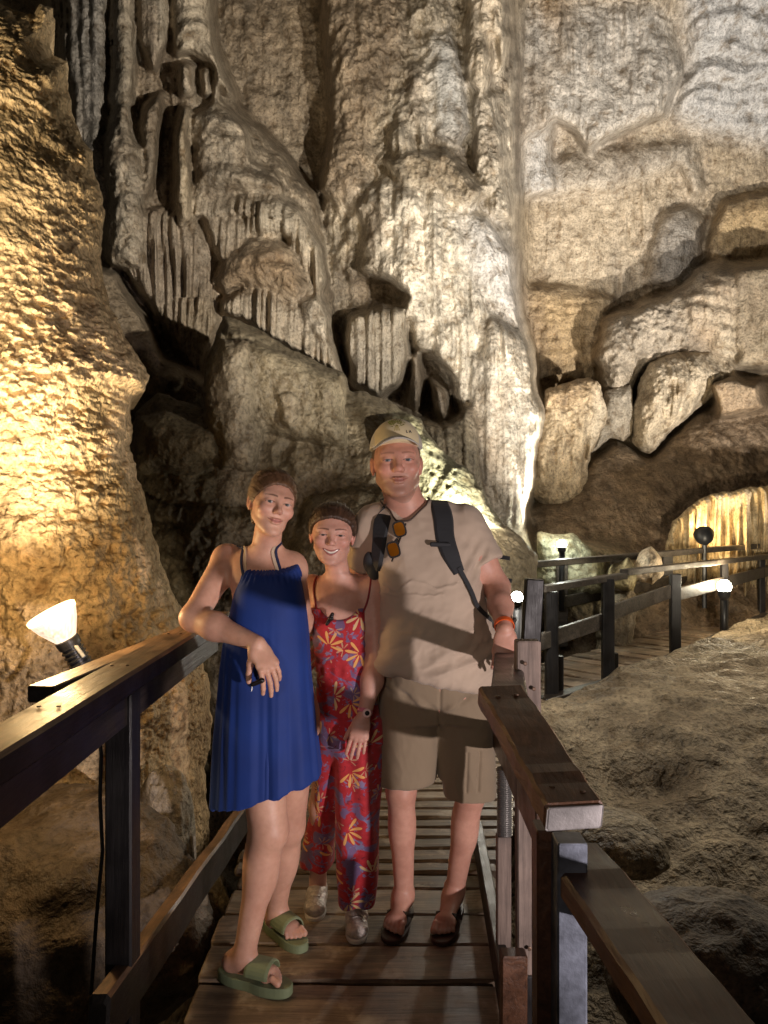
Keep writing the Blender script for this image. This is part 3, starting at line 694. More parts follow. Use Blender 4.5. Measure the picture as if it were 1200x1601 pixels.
# far, coarse floor and closing rock behind the camera
def blob_rock(name, c, r, label, col, seed, lump=.12, n=90, mat=None, group=None):
    u = np.linspace(0, 2*np.pi, n, endpoint=False); v = np.linspace(-np.pi/2, np.pi/2, n//2)
    U, Vv = np.meshgrid(u, v); d = np.stack([np.cos(Vv)*np.cos(U), np.cos(Vv)*np.sin(U), np.sin(Vv)], -1)
    R = 1+lump*2*fbm(d[..., 0]*1.6+seed, d[..., 1]*1.6, d[..., 2]*1.6, 5)+lump*.6*ridged(d[..., 0]*3+seed, d[..., 1]*3, d[..., 2]*3, 3)
    P = d*R[..., None]*np.array(r)+np.array(c)
    idx = np.arange(n*(n//2)).reshape(n//2, n); nxt = np.roll(idx, -1, 1)
    q = np.stack([idx[:-1], nxt[:-1], nxt[1:], idx[1:]], -1).reshape(-1, 4)
    cc = np.array(col)*(1+.5*fbm(P[..., 0]*3, P[..., 1]*3, P[..., 2]*3, 4)[..., None])
    o = meshobj(name, P.reshape(-1, 3), q.astype(np.int32), mat or R_smooth, attrs={'col': cc.reshape(-1, 3)})
    return tag(o, label, 'rock', group)
blob_rock('stalagmite', at(258, 1290, 3.35)-V(0, 0, .1), (.13, .13, .36), 'pale rounded stalagmite stump in the dark under the left handrail', (.40, .35, .27), 3., .1)
blob_rock('rock_boulder', at(60, 1440, 2.9), (.65, .5, .45), 'large dark boulder in the bottom left corner behind the black cable', (.17, .13, .09), 5.)
blob_rock('rock_boulder', at(30, 1300, 3.4), (.5, .5, .35), 'greyish boulder under the left handrail left of the post', (.25, .22, .17), 9.)
blob_rock('rock_boulder', at(250, 1440, 3.3), (.3, .3, .25), 'small brown boulder in shadow below the stalagmite stump', (.2, .16, .1), 19.)
blob_rock('rock_boulder', at(960, 1300, 3.9)-V(0, 0, .05), (.26, .3, .13), 'rounded muddy hump on the slope right of the near rail end', (.33, .27, .185), 29., .08, mat=R_mud)
blob_rock('rock_boulder', at(1120, 1480, 3.0)-V(0, 0, .12), (.42, .4, .3), 'smooth dark muddy mound at the lower right beyond the brown handrail', (.14, .11, .08), 39., .08)
print('ground', time.time()-T0)
# ================================================================ PEOPLE
def skin_mat(name, rough=.5):
    m, nt, b = mat_new(name)
    a = nd(nt, 'ShaderNodeAttribute', attribute_name='col'); v = coords(nt)
    n = tnoise(nt, v, 45, 5, .6); n2 = tnoise(nt, v, 11, 3, .5)
    c = mixc(nt, 1., a.outputs['Color'], ramp(nt, n2, [(.3, (.88, .80, .78)), (.7, (1.06, 1.04, 1.02))]), 'MULTIPLY')
    c = mixc(nt, .5, c, ramp(nt, n, [(.35, (.85, .78, .75)), (.65, (1.05, 1.05, 1.05))]), 'MULTIPLY')
    nt.links.new(c, b.inputs['Base Color']); b.inputs['Roughness'].default_value = rough
    b.inputs['Subsurface Weight'].default_value = .12; b.inputs['Subsurface Radius'].default_value = (.012, .004, .002); b.inputs['Subsurface Scale'].default_value = 1.
    bump(nt, b, [(n, .12, .002)]); return m
def cloth_mat(name, c, dark=.7, rough=.85, weave=420, sheen=.2, attr=False):
    m, nt, b = mat_new(name); v = coords(nt)
    n = tnoise(nt, v, 6, 4, .55); w = tnoise(nt, v, weave, 2, .5)
    k = ramp(nt, n, [(.3, tuple(x*dark for x in c)), (.7, c)])
    nt.links.new(k, b.inputs['Base Color']); b.inputs['Roughness'].default_value = rough; b.inputs['Sheen Weight'].default_value = sheen
    bump(nt, b, [(w, .25, .002), (n, .15, .02)]); return m
M_skin = skin_mat('skin')
M_hair = None
def hair_mat(name, c0, c1):
    m, nt, b = mat_new(name); v = coords(nt, (1, .35, 1), 'Object', (.5, .2, .3)); n = tnoise(nt, v, 170, 4, .7, .5); n2 = tnoise(nt, v, 30, 3, .6, .3)
    c = mixc(nt, .6, ramp(nt, n, [(.3, c0), (.7, c1)]), ramp(nt, n2, [(.35, c0), (.65, c1)])); nt.links.new(c, b.inputs['Base Color'])
    b.inputs['Roughness'].default_value = .42; bump(nt, b, [(n, .5, .004), (n2, .4, .01)]); return m
M_hair1 = hair_mat('brown_hair', (.050, .026, .013), (.19, .10, .05)); M_hair2 = hair_mat('dark_brown_hair', (.026, .014, .009), (.095, .052, .030)); M_stub = hair_mat('short_hair', (.05, .032, .022), (.16, .11, .08))
M_eye = None
def eye_mat():
    m, nt, b = mat_new('eyeball'); a = nd(nt, 'ShaderNodeAttribute', attribute_name='col'); nt.links.new(a.outputs['Color'], b.inputs['Base Color'])
    b.inputs['Roughness'].default_value = .12; return m
M_eye = eye_mat(); M_teeth = plain('teeth', (.72, .66, .58), .3, 0, 30, .02)

def rotm(yaw, pitch, roll):
    y, p, r = map(math.radians, (yaw, pitch, roll))
    Rz = np.array([[math.cos(y), -math.sin(y), 0], [math.sin(y), math.cos(y), 0], [0, 0, 1]])
    Rx = np.array([[1, 0, 0], [0, math.cos(p), -math.sin(p)], [0, math.sin(p), math.cos(p)]])
    Ry = np.array([[math.cos(r), 0, math.sin(r)], [0, 1, 0], [-math.sin(r), 0, math.cos(r)]])
    return Ry @ Rz @ Rx
class Head:
    def __init__(s, c, R, sc, wide=1., jaw=1., smile=0., openm=0., male=False, nose=1.):
        s.c = np.array(c, float); s.R = R; s.s = sc; s.w = wide; s.jaw = jaw; s.smile = smile; s.open = openm; s.male = male; s.nose = nose
    def P(s, x, y, z): return s.c+s.R @ (np.array([x*s.w, y, z])*s.s)
    def ell(s, S, c, r, k, op='u'): S.ell(s.P(*c), np.array([r[0]*s.w, r[1], r[2]])*s.s, k*s.s, op, s.R)
    def cone(s, S, a, b, ra, rb, k, op='u'): S.cone(s.P(*a), s.P(*b), ra*s.s, rb*s.s, k*s.s, op)
    def skin(s, S):
        j = s.jaw; sm = s.smile
        s.ell(S, (0, .018, .030), (.074, .094, .085), .02)
        s.ell(S, (0, -.022, -.016), (.0600, .058, .078), .035)
        s.ell(S, (0, -.030, -.068), (.043*j, .048, .032), .022)
        s.cone(S, (-.050*j, .005, -.045), (-.016*j, -.060, -.088), .014, .013, .018); s.cone(S, (.050*j, .005, -.045), (.016*j, -.060, -.088), .014, .013, .018)
        s.ell(S, (0, -.070, -.092), (.017*j, .013, .012), .014)
        for q in (-1, 1):
            s.ell(S, (q*.040, -.058, -.022+.004*sm), (.022, .020+.003*sm, .019), .022)     # cheek
            s.cone(S, (q*.044, -.058, .026), (q*.012, -.076, .024), .007, .0075, .022)       # brow
            s.ell(S, (q*.031, -.098, .005), (.016, .016, .010), .013, 's')                    # socket
        s.cone(S, (0, -.080, .020), (0, -.098*1., -.020), .0075, .0095*s.nose, .014)
        s.ell(S, (0, -.0985, -.022), (.0098*s.nose, .0095, .0085), .009)
        for q in (-1, 1): s.ell(S, (q*.0112*s.nose, -.089, -.026), (.0062, .0085, .0060), .008)
        for q in (-1, 1): s.ell(S, (q*.0060*s.nose, -.095, -.0315), (.0028, .005, .0022), .003, 's')
        for q in (-1, 1):
            s.ell(S, (q*.031, -.0665, .006), (.0185, .0155, .0125), .006)                      # lids
            s.ell(S, (q*.031, -.086, .0052), (.0132, .014, .0026 if sm > .8 else .0032 if s.male else .0038), .002, 's')
        cr = .0095*sm; cw = .023+.006*sm; my = -.0535
        if s.open > 0: up = lo = None
        else:
            up = [(-cw, -.071, my+cr), (-.010, -.0835, my+.0036), (0, -.0846, my+.0028), (.010, -.0835, my+.0036), (cw, -.071, my+cr)]
            lo = [(-cw*.85, -.072, my-.003+cr), (-.010, -.0825, my-.0066), (0, -.0836, my-.0074), (.010, -.0825, my-.0066), (cw*.85, -.072, my-.003+cr)]
        if s.open <= 0:
            for L_, r in ((up, (.0020, .0034, .0036, .0034, .0020) if s.open <= 0 else (.002, .0026, .0028, .0026, .002)), (lo, (.0020, .004, .0045, .004, .0020) if s.open <= 0 else (.002, .003, .0034, .003, .002))):
                for i in range(4): s.cone(S, L_[i], L_[i+1], r[i], r[i+1], .005)
            if s.open <= 0:
                g = [(-cw-.002, -.076, my-.0005+cr*1.1), (-.009, -.0888, my-.0012), (.009, -.0888, my-.0012), (cw+.002, -.076, my-.0005+cr*1.1)]
                for i in range(3): s.cone(S, g[i], g[i+1], .0018, .0018, .002, 's')
        for q in (-1, 1):   # ears
            s.ell(S, (q*.075, .012, -.004), (.0065, .015, .028), .006); s.ell(S, (q*.078, .022, .002), (.007, .011, .025), .004)
            s.ell(S, (q*.084, .006, -.002), (.006, .009, .017), .004, 's')
    def local(s, v): return ((v-s.c) @ s.R)/s.s/np.array([s.w, 1, 1])
    def paint(s, v, col, lip, brow, cheek, beard=None):
        l = s.local(v); x, y, z = l.T; near = (np.abs(x) < .1) & (np.abs(y) < .14) & (np.abs(z) < .13)
        def mix(c, m, t): 
            m = np.clip(m, 0, 1)[:, None]*t; return c*(1-m)+np.array(c_*0+0 if False else m*0)+m*np.array(CC)
        def blend(mask, c, t=1.): 
            mm = (np.clip(mask, 0, 1)*near*t)[:, None]; col[:] = col*(1-mm)+mm*np.array(c)
        front = (y < -.035)
        my = -.0535
        g = np.exp(-((np.abs(x)-.042)/.02)**2-((z+.024)/.022)**2)*front; blend(g, cheek, .32)
        blend(np.exp(-(x/.014)**2-((z+.022)/.014)**2)*(y < -.085), cheek, .25)
        cw = .024+.006*s.smile
        zc = my-.0012+.0100*s.smile*(x/cw)**2
        if s.open > 0: pass
        else:
            lw = .0078*(1-(np.abs(x)/cw)**1.6)
            m = sstep(1.15, .8, np.abs(z-zc)/np.maximum(lw, 1e-4))*(np.abs(x) < cw)*(y < -.07); blend(m, lip, .75)
            blend(np.exp(-((z-zc)/.0012)**2)*(np.abs(x) < cw)*(y < -.07), (.12, .035, .03), .7)
        bz = .0245+.004*np.cos((np.abs(x)-.033)/.02*1.2); bw = .0032*np.clip(1.3-(np.abs(x)-.012)/.045, .3, 1)
        m = sstep(1.3, .6, np.abs(z-bz)/bw)*(np.abs(x) > .011)*(np.abs(x) < .052)*(y < -.04); blend(m, brow, .85 if not s.male else .55)
        ex = (np.abs(x)-.031)/.0150; uz = .0052+(.0026 if s.smile > .8 else .0032 if s.male else .0038)*np.sqrt(np.clip(1-ex**2, 0, 1))
        blend(np.exp(-((z-uz)/.0013)**2)*(np.abs(ex) < 1.1)*(y < -.06), (.03, .012, .01), .9)
        blend(np.exp(-((z+.0)/.004)**2)*(np.abs(ex) < 1.1)*(y < -.06)*(z < .002), cheek, .15)
        if beard is not None:
            m = sstep(-.03, -.055, z-.35*np.maximum(np.abs(x)-.04, 0))*(y < .0); m = m*(1-np.exp(-(x/.03)**2-((z-my)/.008)**2)); blend(m, beard, .62)
            blend(np.exp(-((z+.039)/.006)**2)*(np.abs(x) < .028)*front, beard, .35)
        blend(np.exp(-(np.maximum(np.abs(np.abs(x)-.079)-.006, 0)/.004)**2)*(np.abs(y-.01) < .03)*(np.abs(z) < .035), cheek, .4)
    def eyes(s, parent, iris, gaze):
        for q in (-1, 1):
            c = s.P(q*.031, -.0690, .0062); r = .0125*s.s; n = 28
            u = np.linspace(0, 2*np.pi, n, endpoint=False); w = np.linspace(0, np.pi, 20)
            g = np.array(gaze)-c; g /= np.linalg.norm(g); ax, ay, ad = frame_to0(g)
            vs = []; cs = []
            for t in w:
                for a in u: vs.append(c+r*(ad*math.cos(t)+math.sin(t)*(ax*math.cos(a)+ay*math.sin(a)))); cs.append((.012, .01, .01) if t < .2 else iris if t < .56 else (.05, .035, .03) if t < .62 else (.50, .43, .40))
            idx = np.arange(n*20).reshape(20, n); nx = np.roll(idx, -1, 1)
            f = np.stack([idx[:-1], nx[:-1], nx[1:], idx[1:]], -1).reshape(-1, 4)
            meshobj('eye', np.array(vs), f.astype(np.int32), M_eye, parent, attrs={'col': np.array(cs)})
def frame_to0(d):
    x = np.cross(d, V(0, 0, 1)); x /= np.linalg.norm(x); return x, np.cross(x, d), d
def hand(S, w, d, n, side, curl=(.25, .3, .25), s=1., spread=.06, thumb=(.5, .7, -.35), curls=None):
    """w wrist, d direction, n back-of-hand normal, side=+1/-1 thumb side along cross(n,d)"""
    d = V(*d); d /= np.linalg.norm(d); n = V(*n); n -= d*n.dot(d); n /= np.linalg.norm(n); t = np.cross(n, d)*side
    Rm = np.stack([t, d, n], 1)
    S.ell(w+d*.040*s, V(.036, .050, .0145)*s, .012, 'u', Rm)
    S.ell(w+d*.072*s+n*.002, V(.040, .026, .0125)*s, .012, 'u', Rm)
    S.ell(w+d*.028*s+t*.022*s-n*.006*s, V(.018, .030, .014)*s, .012, 'u', Rm)
    tips = []
    for i, (off, kn, ln) in enumerate(((.029, .086, .070), (.010, .092, .079), (-.010, .089, .073), (-.028, .080, .057))):
        c = curls[i] if curls else curl
        p = w+d*kn*s+t*off*s; ang = 0; dd_ = d+t*spread*(off/.029); dd_ /= np.linalg.norm(dd_)
        rr = (.0092, .0084, .0078, .0068) if i < 3 else (.0080, .0074, .0068, .0060)
        S.ell(p+n*.003*s, V(.0095, .0095, .0095)*s, .006)
        pp = p
        for j, fr in enumerate((.46, .30, .24)):
            ang += c[j]; e = dd_*math.cos(ang)-n*math.sin(ang); q = pp+e*ln*fr*s*1.05
            S.cone(pp, q, rr[j]*s, rr[j+1]*s, .0025); pp = q
        tips.append((pp, e, n*math.cos(ang)+dd_*math.sin(ang)))
    b = w+d*.022*s+t*.022*s-n*.004*s; e = d*thumb[0]+t*thumb[1]+n*thumb[2]; e /= np.linalg.norm(e)
    p1 = b+e*.040*s; e2 = e+d*.35-n*.1; e2 /= np.linalg.norm(e2); p2 = p1+e2*.030*s; p3 = p2+(e2+d*.2)/np.linalg.norm(e2+d*.2)*.024*s
    S.cone(b, p1, .014*s, .0115*s, .010); S.cone(p1, p2, .0112*s, .0098*s, .003); S.cone(p2, p3, .0098*s, .0080*s, .003)
    tips.append((p3, e2, n)); return tips
def foot(S, ank, heel, toe, s=1., side=1, k=.02):
    """bare foot from heel to toe on the ground plane; side=+1: big toe on +lateral"""
    heel = V(*heel); toe = V(*toe); d = toe-heel; d[2] = 0; L = np.linalg.norm(d); d /= L; t = np.cross(V(0, 0, 1), d)*side
    z = heel[2]
    h = heel+d*.03*s; h[2] = z+.030*s
    S.cone(ank, h, .033*s, .028*s, .015); ball = toe-d*.065*s; ball[2] = z+.020*s
    ins = h+(ball-h)*.35+V(0, 0, .022*s)
    S.cone(ank-V(0, 0, .01), ins, .030*s, .028*s, .02); S.cone(ins, ball, .030*s, .019*s, .03, flat=(0, 0, 1), ff=1.25)
    S.cone(h, ball, .027*s, .020*s, .03)
    S.cone(ball+t*.020*s, ball-t*.024*s, .017*s, .014*s, .02); tips = []
    for i, (o, ln, r) in enumerate(((.028, .052, .0125), (.009, .050, .0090), (-.006, .043, .0084), (-.020, .034, .0080), (-.033, .024, .0076))):
        a = ball+t*o*s*.9+d*.006; b = ball+t*o*s+d*ln*s; b[2] = z+r*s*.95; m = (a+b)/2; m[2] += .007*s; a[2] = z+.016*s
        S.cone(a, m, r*s, r*s*.9, .005); S.cone(m, b, r*s*.9, r*s, .003); tips.append((b, d, V(0, 0, 1)))
    return tips
def paint_nails(v, col, tips, r, c=(.62, .40, .34)):
    for (p, e, n) in tips:
        q = v-(p+np.array(n)*r*.7); m = (np.linalg.norm(q, axis=1) < r*.75); col[m] = col[m]*.4+np.array(c)*.6
def skin_object(name, S, lo, hi, h, refine, parent, base, painters, mat=None):
    v, q = S.mesh(lo, hi, h, refine); 
    v = smooth_mesh(v.astype(np.float64), q, 1, .4)
    col = np.ones((len(v), 3))*np.array(base)
    for p in painters: p(v, col)
    return meshobj(name, v, q, mat or M_skin, parent, attrs={'col': col})
def cloth_object(name, S, lo, hi, h, mat, parent, disp=None, refine=(), it=2):
    v, q = S.mesh(lo, hi, h, refine); v = smooth_mesh(v.astype(np.float64), q, it, .5)
    if disp is not None:
        n = vnormals(v, q); v = v+n*disp(v, n)[:, None]
    return meshobj(name, v, q, mat, parent)
def half(S, p, n, k=.004, lo=None, hi=None, rough=0.):
    """keep only the side of plane (p,n) where n points away from"""
    p = V(*p); n = V(*n); n = n/np.linalg.norm(n)
    lo = V(-2, 0, -1) if lo is None else V(*lo); hi = V(2, 5, 3) if hi is None else V(*hi)
    return S.add(lo, hi, lambda X, Y, Z: -((X-p[0])*n[0]+(Y-p[1])*n[1]+(Z-p[2])*n[2]), k, 's')
CAM = V(0, 0, CZ)
SK_M = (.60, .335, .255); SK_B = (.68, .41, .30); SK_R = (.64, .375, .295)

# ---------------------------------------------------------------- the man
MAN = empty('person', (.18, 2.78, 0), 'tall man in a cap, beige shirt and khaki shorts holding the right railing', 'person')
Hm = Head(V(.047, 2.70, 1.722), rotm(2, -3, -2), 1.18, wide=.98, jaw=1.08, smile=.6, male=True, nose=1.1)
torso_m = [(.80, .20, 2.78, .165, .11), (.88, .20, 2.77, .185, .12), (.97, .20, 2.76, .190, .135), (1.08, .195, 2.75, .190, .142), (1.2, .183, 2.75, .180, .135), (1.32, .168, 2.76, .182, .122), (1.42, .148, 2.77, .186, .112), (1.50, .132, 2.785, .160, .095), (1.56, .108, 2.79, .098, .07), (1.59, .09, 2.79, .06, .05)]
S = Sdf(); Hm.skin(S)
S.loft(torso_m, .03, e=2.3)
S.cone((.095, 2.79, 1.53), (.056, 2.74, 1.655), .074, .068, .03)
shR = V(.300, 2.79, 1.495); elR = at(777, 918, 2.74); wrR = at(789, 984, 2.52)
S.cone(V(.24, 2.79, 1.515), shR, .06, .062, .05); S.cone(shR, elR, .060, .046, .03); S.ell((shR+elR)/2+V(.0, -.015, 0), (.050, .050, .085), .03)
S.cone(elR, elR+(wrR-elR)*.45, .046, .044, .02); S.cone(elR+(wrR-elR)*.45, wrR, .044, .027, .02, flat=(0, 1, 1), ff=1.1)
tipsR = hand(S, wrR, (-.08, -.25, -.8), (.0, -1, .25), 1, s=1.04, curls=[(.35, .55, .35), (.3, .5, .3), (.3, .5, .3), (.35, .5, .3)], spread=.05, thumb=(.8, .45, -.3))
shL = V(-.040, 2.81, 1.495); elL = V(-.115, 2.93, 1.23); wrL = V(-.20, 2.90, 1.06)
S.cone(V(.03, 2.80, 1.515), shL, .06, .062, .05); S.cone(shL, elL, .060, .045, .03); S.cone(elL, wrL, .044, .027, .02)
hand(S, wrL, (-.5, -.1, -.6), (0, 1, 0), 1, s=1.05)
legs_m = [(V(.115, 2.79, .88), V(.064, 2.78, .50), V(.077, 2.84, .085), V(.085, 2.90, .022), V(.028, 2.665, .022), 1), (V(.285, 2.79, .88), V(.325, 2.78, .49), V(.275, 2.86, .095), V(.285, 2.92, .022), V(.205, 2.655, .022), -1)]
tipsF = []
for hp, kn, an, he, to, sd in legs_m:
    S.cone(hp, kn, .098, .056, .02); S.ell(kn+(an-kn)*.33+V(0, .014, 0), (.051, .054, .115), .03); S.cone(kn, an, .053, .036, .02); S.ell(kn+V(0, -.026, .005), (.034, .03, .04), .02)
    S.ell(an+V(.028, .01, .01), (.012, .014, .014), .012); S.ell(an-V(.028, -.01, -.01), (.012, .014, .014), .012)
    tipsF += foot(S, an, he, to, 1.08, sd)
o = skin_object('body', S, (-.45, 2.3, -.01), (.62, 3.08, 1.9), .0045,
    [(Hm.c-V(.13, .16, .16), Hm.c+V(.13, .14, .15), .0022), (wrR-V(.09, .13, .14), wrR+V(.09, .07, .05), .0022)], MAN, SK_M,
    [lambda v, c: Hm.paint(v, c, (.42, .16, .13), (.20, .11, .07), (.56, .20, .15), (.30, .19, .14)), lambda v, c: paint_nails(v, c, tipsR, .008), lambda v, c: paint_nails(v, c, tipsF, .010, (.6, .45, .38))])
BODYM = Sdf(); BODYM.p = [q for q in S.p if q[4] == 'u'][-999:]; Hm.eyes(MAN, (.09, .12, .14), CAM)
# short hair under the cap
S = Sdf(); Hm.ell(S, (0, .022, .028), (.0775, .0965, .086), .01); Hm.ell(S, (0, -.09, -.03), (.075, .085, .12), .01, 's')
a_ = Hm
S.add(Hm.c-.2, Hm.c+.2, (lambda R, c, s: (lambda X, Y, Z: -np.minimum(.02-(((X-c[0])*R[0, 2]+(Y-c[1])*R[1, 2]+(Z-c[2])*R[2, 2])/s+.012)*1., 1)+.02))(Hm.R, Hm.c, Hm.s), .01, 'i') if False else None
half(S, Hm.P(0, .05, -.035), Hm.R @ V(0, -.5, -1), .01)
cloth_object('hair', S, Hm.c-.13, Hm.c+.15, .003, M_stub, MAN)
# cap
M_cap = cloth_mat('cap_cream_cloth', (.78, .66, .40), .85, .8); M_cap2 = cloth_mat('cap_side_mesh', (.62, .58, .48), .8, .9, 160)
M_brim = cloth_mat('cap_brim_cloth', (.55, .52, .46), .8, .85); M_navy = plain('navy_thread', (.02, .02, .05), .7)
def loc_fn(H, g):
    R, c, s = H.R, H.c, H.s*1.
    def fn(X, Y, Z):
        x = X-c[0]; y = Y-c[1]; z = Z-c[2]
        return g((x*R[0, 0]+y*R[1, 0]+z*R[2, 0])/s, (x*R[0, 1]+y*R[1, 1]+z*R[2, 1])/s, (x*R[0, 2]+y*R[1, 2]+z*R[2, 2])/s)*s
    return fn
def cap_crown(x, y, z):
    k = np.sqrt((x/.083)**2+((y-.012)/.105)**2+((z-.046)/(.096+.012*sstep(.0, -.08, y)))**2)
    d = (k-1)*.08
    lowz = .050+.010*sstep(.0, -.09, y)-(.10*np.abs(x)-.0)*.12
    return np.maximum(d, lowz-z)
S = Sdf(); S.add(Hm.c-.17, Hm.c+.17, loc_fn(Hm, cap_crown), .002)
cloth_object('cap', S, Hm.c-V(.13, .16, .02), Hm.c+V(.13, .16, .17), .0028, M_cap2, MAN)
S = Sdf(); S.add(Hm.c-.17, Hm.c+.17, loc_fn(Hm, lambda x, y, z: np.maximum(cap_crown(x*.985, y*.985, z), np.maximum(y+.028+.0*x, np.abs(x)-.066-.0*z))-.0012), .002)
capf = cloth_object('cap_front_panel', S, Hm.c-V(.13, .17, .02), Hm.c+V(.13, .16, .17), .0028, M_cap, MAN)
def brim(x, y, z):
    zz = .075-7.0*x*x+.22*(y+.09); r = np.sqrt((x/.074)**2+((y+.082)/.072)**2)
    return np.maximum(np.maximum((r-1)*.06, np.abs(z-zz)-.0028), y+.070-abs(0))
S = Sdf(); S.add(Hm.c-.2, Hm.c+.2, loc_fn(Hm, brim), .002)
cloth_object('cap_brim', S, Hm.c-V(.13, .19, .02), Hm.c+V(.13, .0, .14), .0022, M_brim, MAN, it=1)
# tree emblem and lettering stitched on the panel
def on_cap(x, z):   # point on the front panel
    yy = -.107
    for _ in range(40):
        if cap_crown(np.array(x), np.array(yy), np.array(z)) > 0: yy += .001
        else: break
    return Hm.P(x/Hm.w, yy-.0035, z)
mb = MB(); nf = Hm.R @ V(0, -1, .1)
for i in range(46):
    a = random.uniform(0, 2*math.pi); r = math.sqrt(random.random()); x = .026*r*math.cos(a); z = .118+.012*r*math.sin(a)
    p = on_cap(x, z); q = on_cap(x+random.uniform(-.006, .006), z+random.uniform(-.004, .004)); mb.ribbon([p, q], nf, .0035, .0016)
mb.build('tree_emblem', plain('olive_thread', (.16, .15, .02), .5, 0, 200, .5), capf)
mb = MB(); 
for x in (-.006, -.002, .002, .006): mb.ribbon([on_cap(x*1.3, .093), on_cap(x*.5, .11)], nf, .0022, .0016)
mb.build('tree_trunk_emblem', plain('gold_thread', (.42, .33, .08), .5), capf)
for ch, x in (('L', .030), ('A', .040)):
    cu = bpy.data.curves.new('cap_letter', 'FONT'); cu.body = ch; cu.size = .014; cu.extrude = .0008; cu.align_x = 'CENTER'
    to = bpy.data.objects.new('cap_letter', cu); COL.objects.link(to)
    p = on_cap(x, .086)+(Hm.R @ V(0, -.003, 0)); n_ = Hm.R @ V(.38, -1, .12); n_ /= np.linalg.norm(n_); xx = np.cross(V(0, 0, 1), n_); xx /= np.linalg.norm(xx); yy = np.cross(n_, xx)
    to.matrix_world = Matrix([[xx[0], yy[0], n_[0], p[0]], [xx[1], yy[1], n_[1], p[1]], [xx[2], yy[2], n_[2], p[2]], [0, 0, 0, 1]])
    bpy.context.view_layer.update(); me = bpy.data.meshes.new_from_object(to); me.transform(to.matrix_world.copy()); bpy.data.objects.remove(to)
    lo_ = bpy.data.objects.new('cap_letter', me); COL.objects.link(lo_); me.materials.clear(); me.materials.append(M_navy); lo_.parent = capf
# shirt
def sleeve(S, a, b, ra, rb, cut, k):
    a = V(*a); b = V(*b); e = b-a; L2 = e.dot(e); R_ = max(ra, rb); b2 = a+e*cut
    def fn(X, Y, Z):
        x = X-a[0]; y = Y-a[1]; z = Z-a[2]; tt = (x*e[0]+y*e[1]+z*e[2])/L2; t = np.clip(tt, 0, 1.2)
        x = x-t*e[0]; y = y-t*e[1]; z = z-t*e[2]
        return np.maximum(np.sqrt(x*x+y*y+z*z)-(ra+(rb-ra)*t), (tt-cut)*math.sqrt(L2))
    S.add(np.minimum(a, b2)-R_, np.maximum(a, b2)+R_, fn, k)
M_shirt = cloth_mat('beige_shirt_cloth', (.52, .41, .315), .86, .9)
S = Sdf(); S.loft([t for t in torso_m if t[0] > .85], .03, e=2.3, grow=.012)
S.ell((.19, 2.725, 1.07), (.17, .135, .15), .05); S.loft([(.85, .198, 2.765, .198, .142), (.98, .198, 2.752, .206, .156), (1.10, .19, 2.75, .190, .140)], .03, e=2.3, grow=.014)
S.cone((.24, 2.79, 1.515), shR, .066, .072, .05); sleeve(S, shR, elR, .074, .068, .62, .025)
S.cone((.03, 2.80, 1.515), shL, .066, .074, .05); sleeve(S, shL, elL, .076, .068, .55, .025)
half(S, (.2, 2.76, .955), (-.22, 0, -1), .004, (-.1, 2.4, .7), (.5, 3.1, 1.1))
S.cone((.105, 2.80, 1.51), (.056, 2.735, 1.68), .080, .078, .004, 's'); S.cone((.078, 2.69, 1.58), (.070, 2.64, 1.50), .056, .022, .006, 's')
def wr_shirt(v, n):
    return wr_shirt0(v, n)*1.35
def wr_shirt0(v, n):
    x, y, z = v.T
    a = .011*ridged(x*3+z*4, y*3, z*8-x*4, 3)*sstep(1.3, 1.0, z)+.006*fbm(x*7, y*7, z*11, 3)+.007*ridged(x*5-z*3, y*3, z*3+x*4, 2)*sstep(1.15, 1.4, z)
    a += .009*ridged(x*2.2+z*2.4+1, 0*y, z*5-x*5, 3)*sstep(1.42, 1.1, z)+.006*ridged(x*9, 0*y+2, z*2.2-x*2, 2)*sstep(1.2, 1.0, z)
    a += .010*(1-np.abs(noise3(x*2.5+z*3, 0*y, z*11-x*7))*3)*np.exp(-((z-1.02)/.06)**2)
    a += .005*np.sin((z*1.0-x*1.6)*75)*np.exp(-((x-.33)/.05)**2)*np.exp(-((z-1.36)/.08)**2)
    st = np.abs(z-1.29+.05*np.sin(x*40)*.25+.012*noise3(x*25, 0*y, z*9)); a += .003*np.exp(-(st/.005)**2)*(np.abs(x-.13) < .13)*(y < 2.75)
    st = np.abs(z-1.255+.01*noise3(x*32, 0*y, 3.)); a += .003*np.exp(-(st/.004)**2)*(np.abs(x-.1) < .11)*(y < 2.75)
    return a
SHIRT = S; cloth_object('shirt', S, (-.22, 2.5, .85), (.48, 3.05, 1.62), .0042, M_shirt, MAN, wr_shirt)
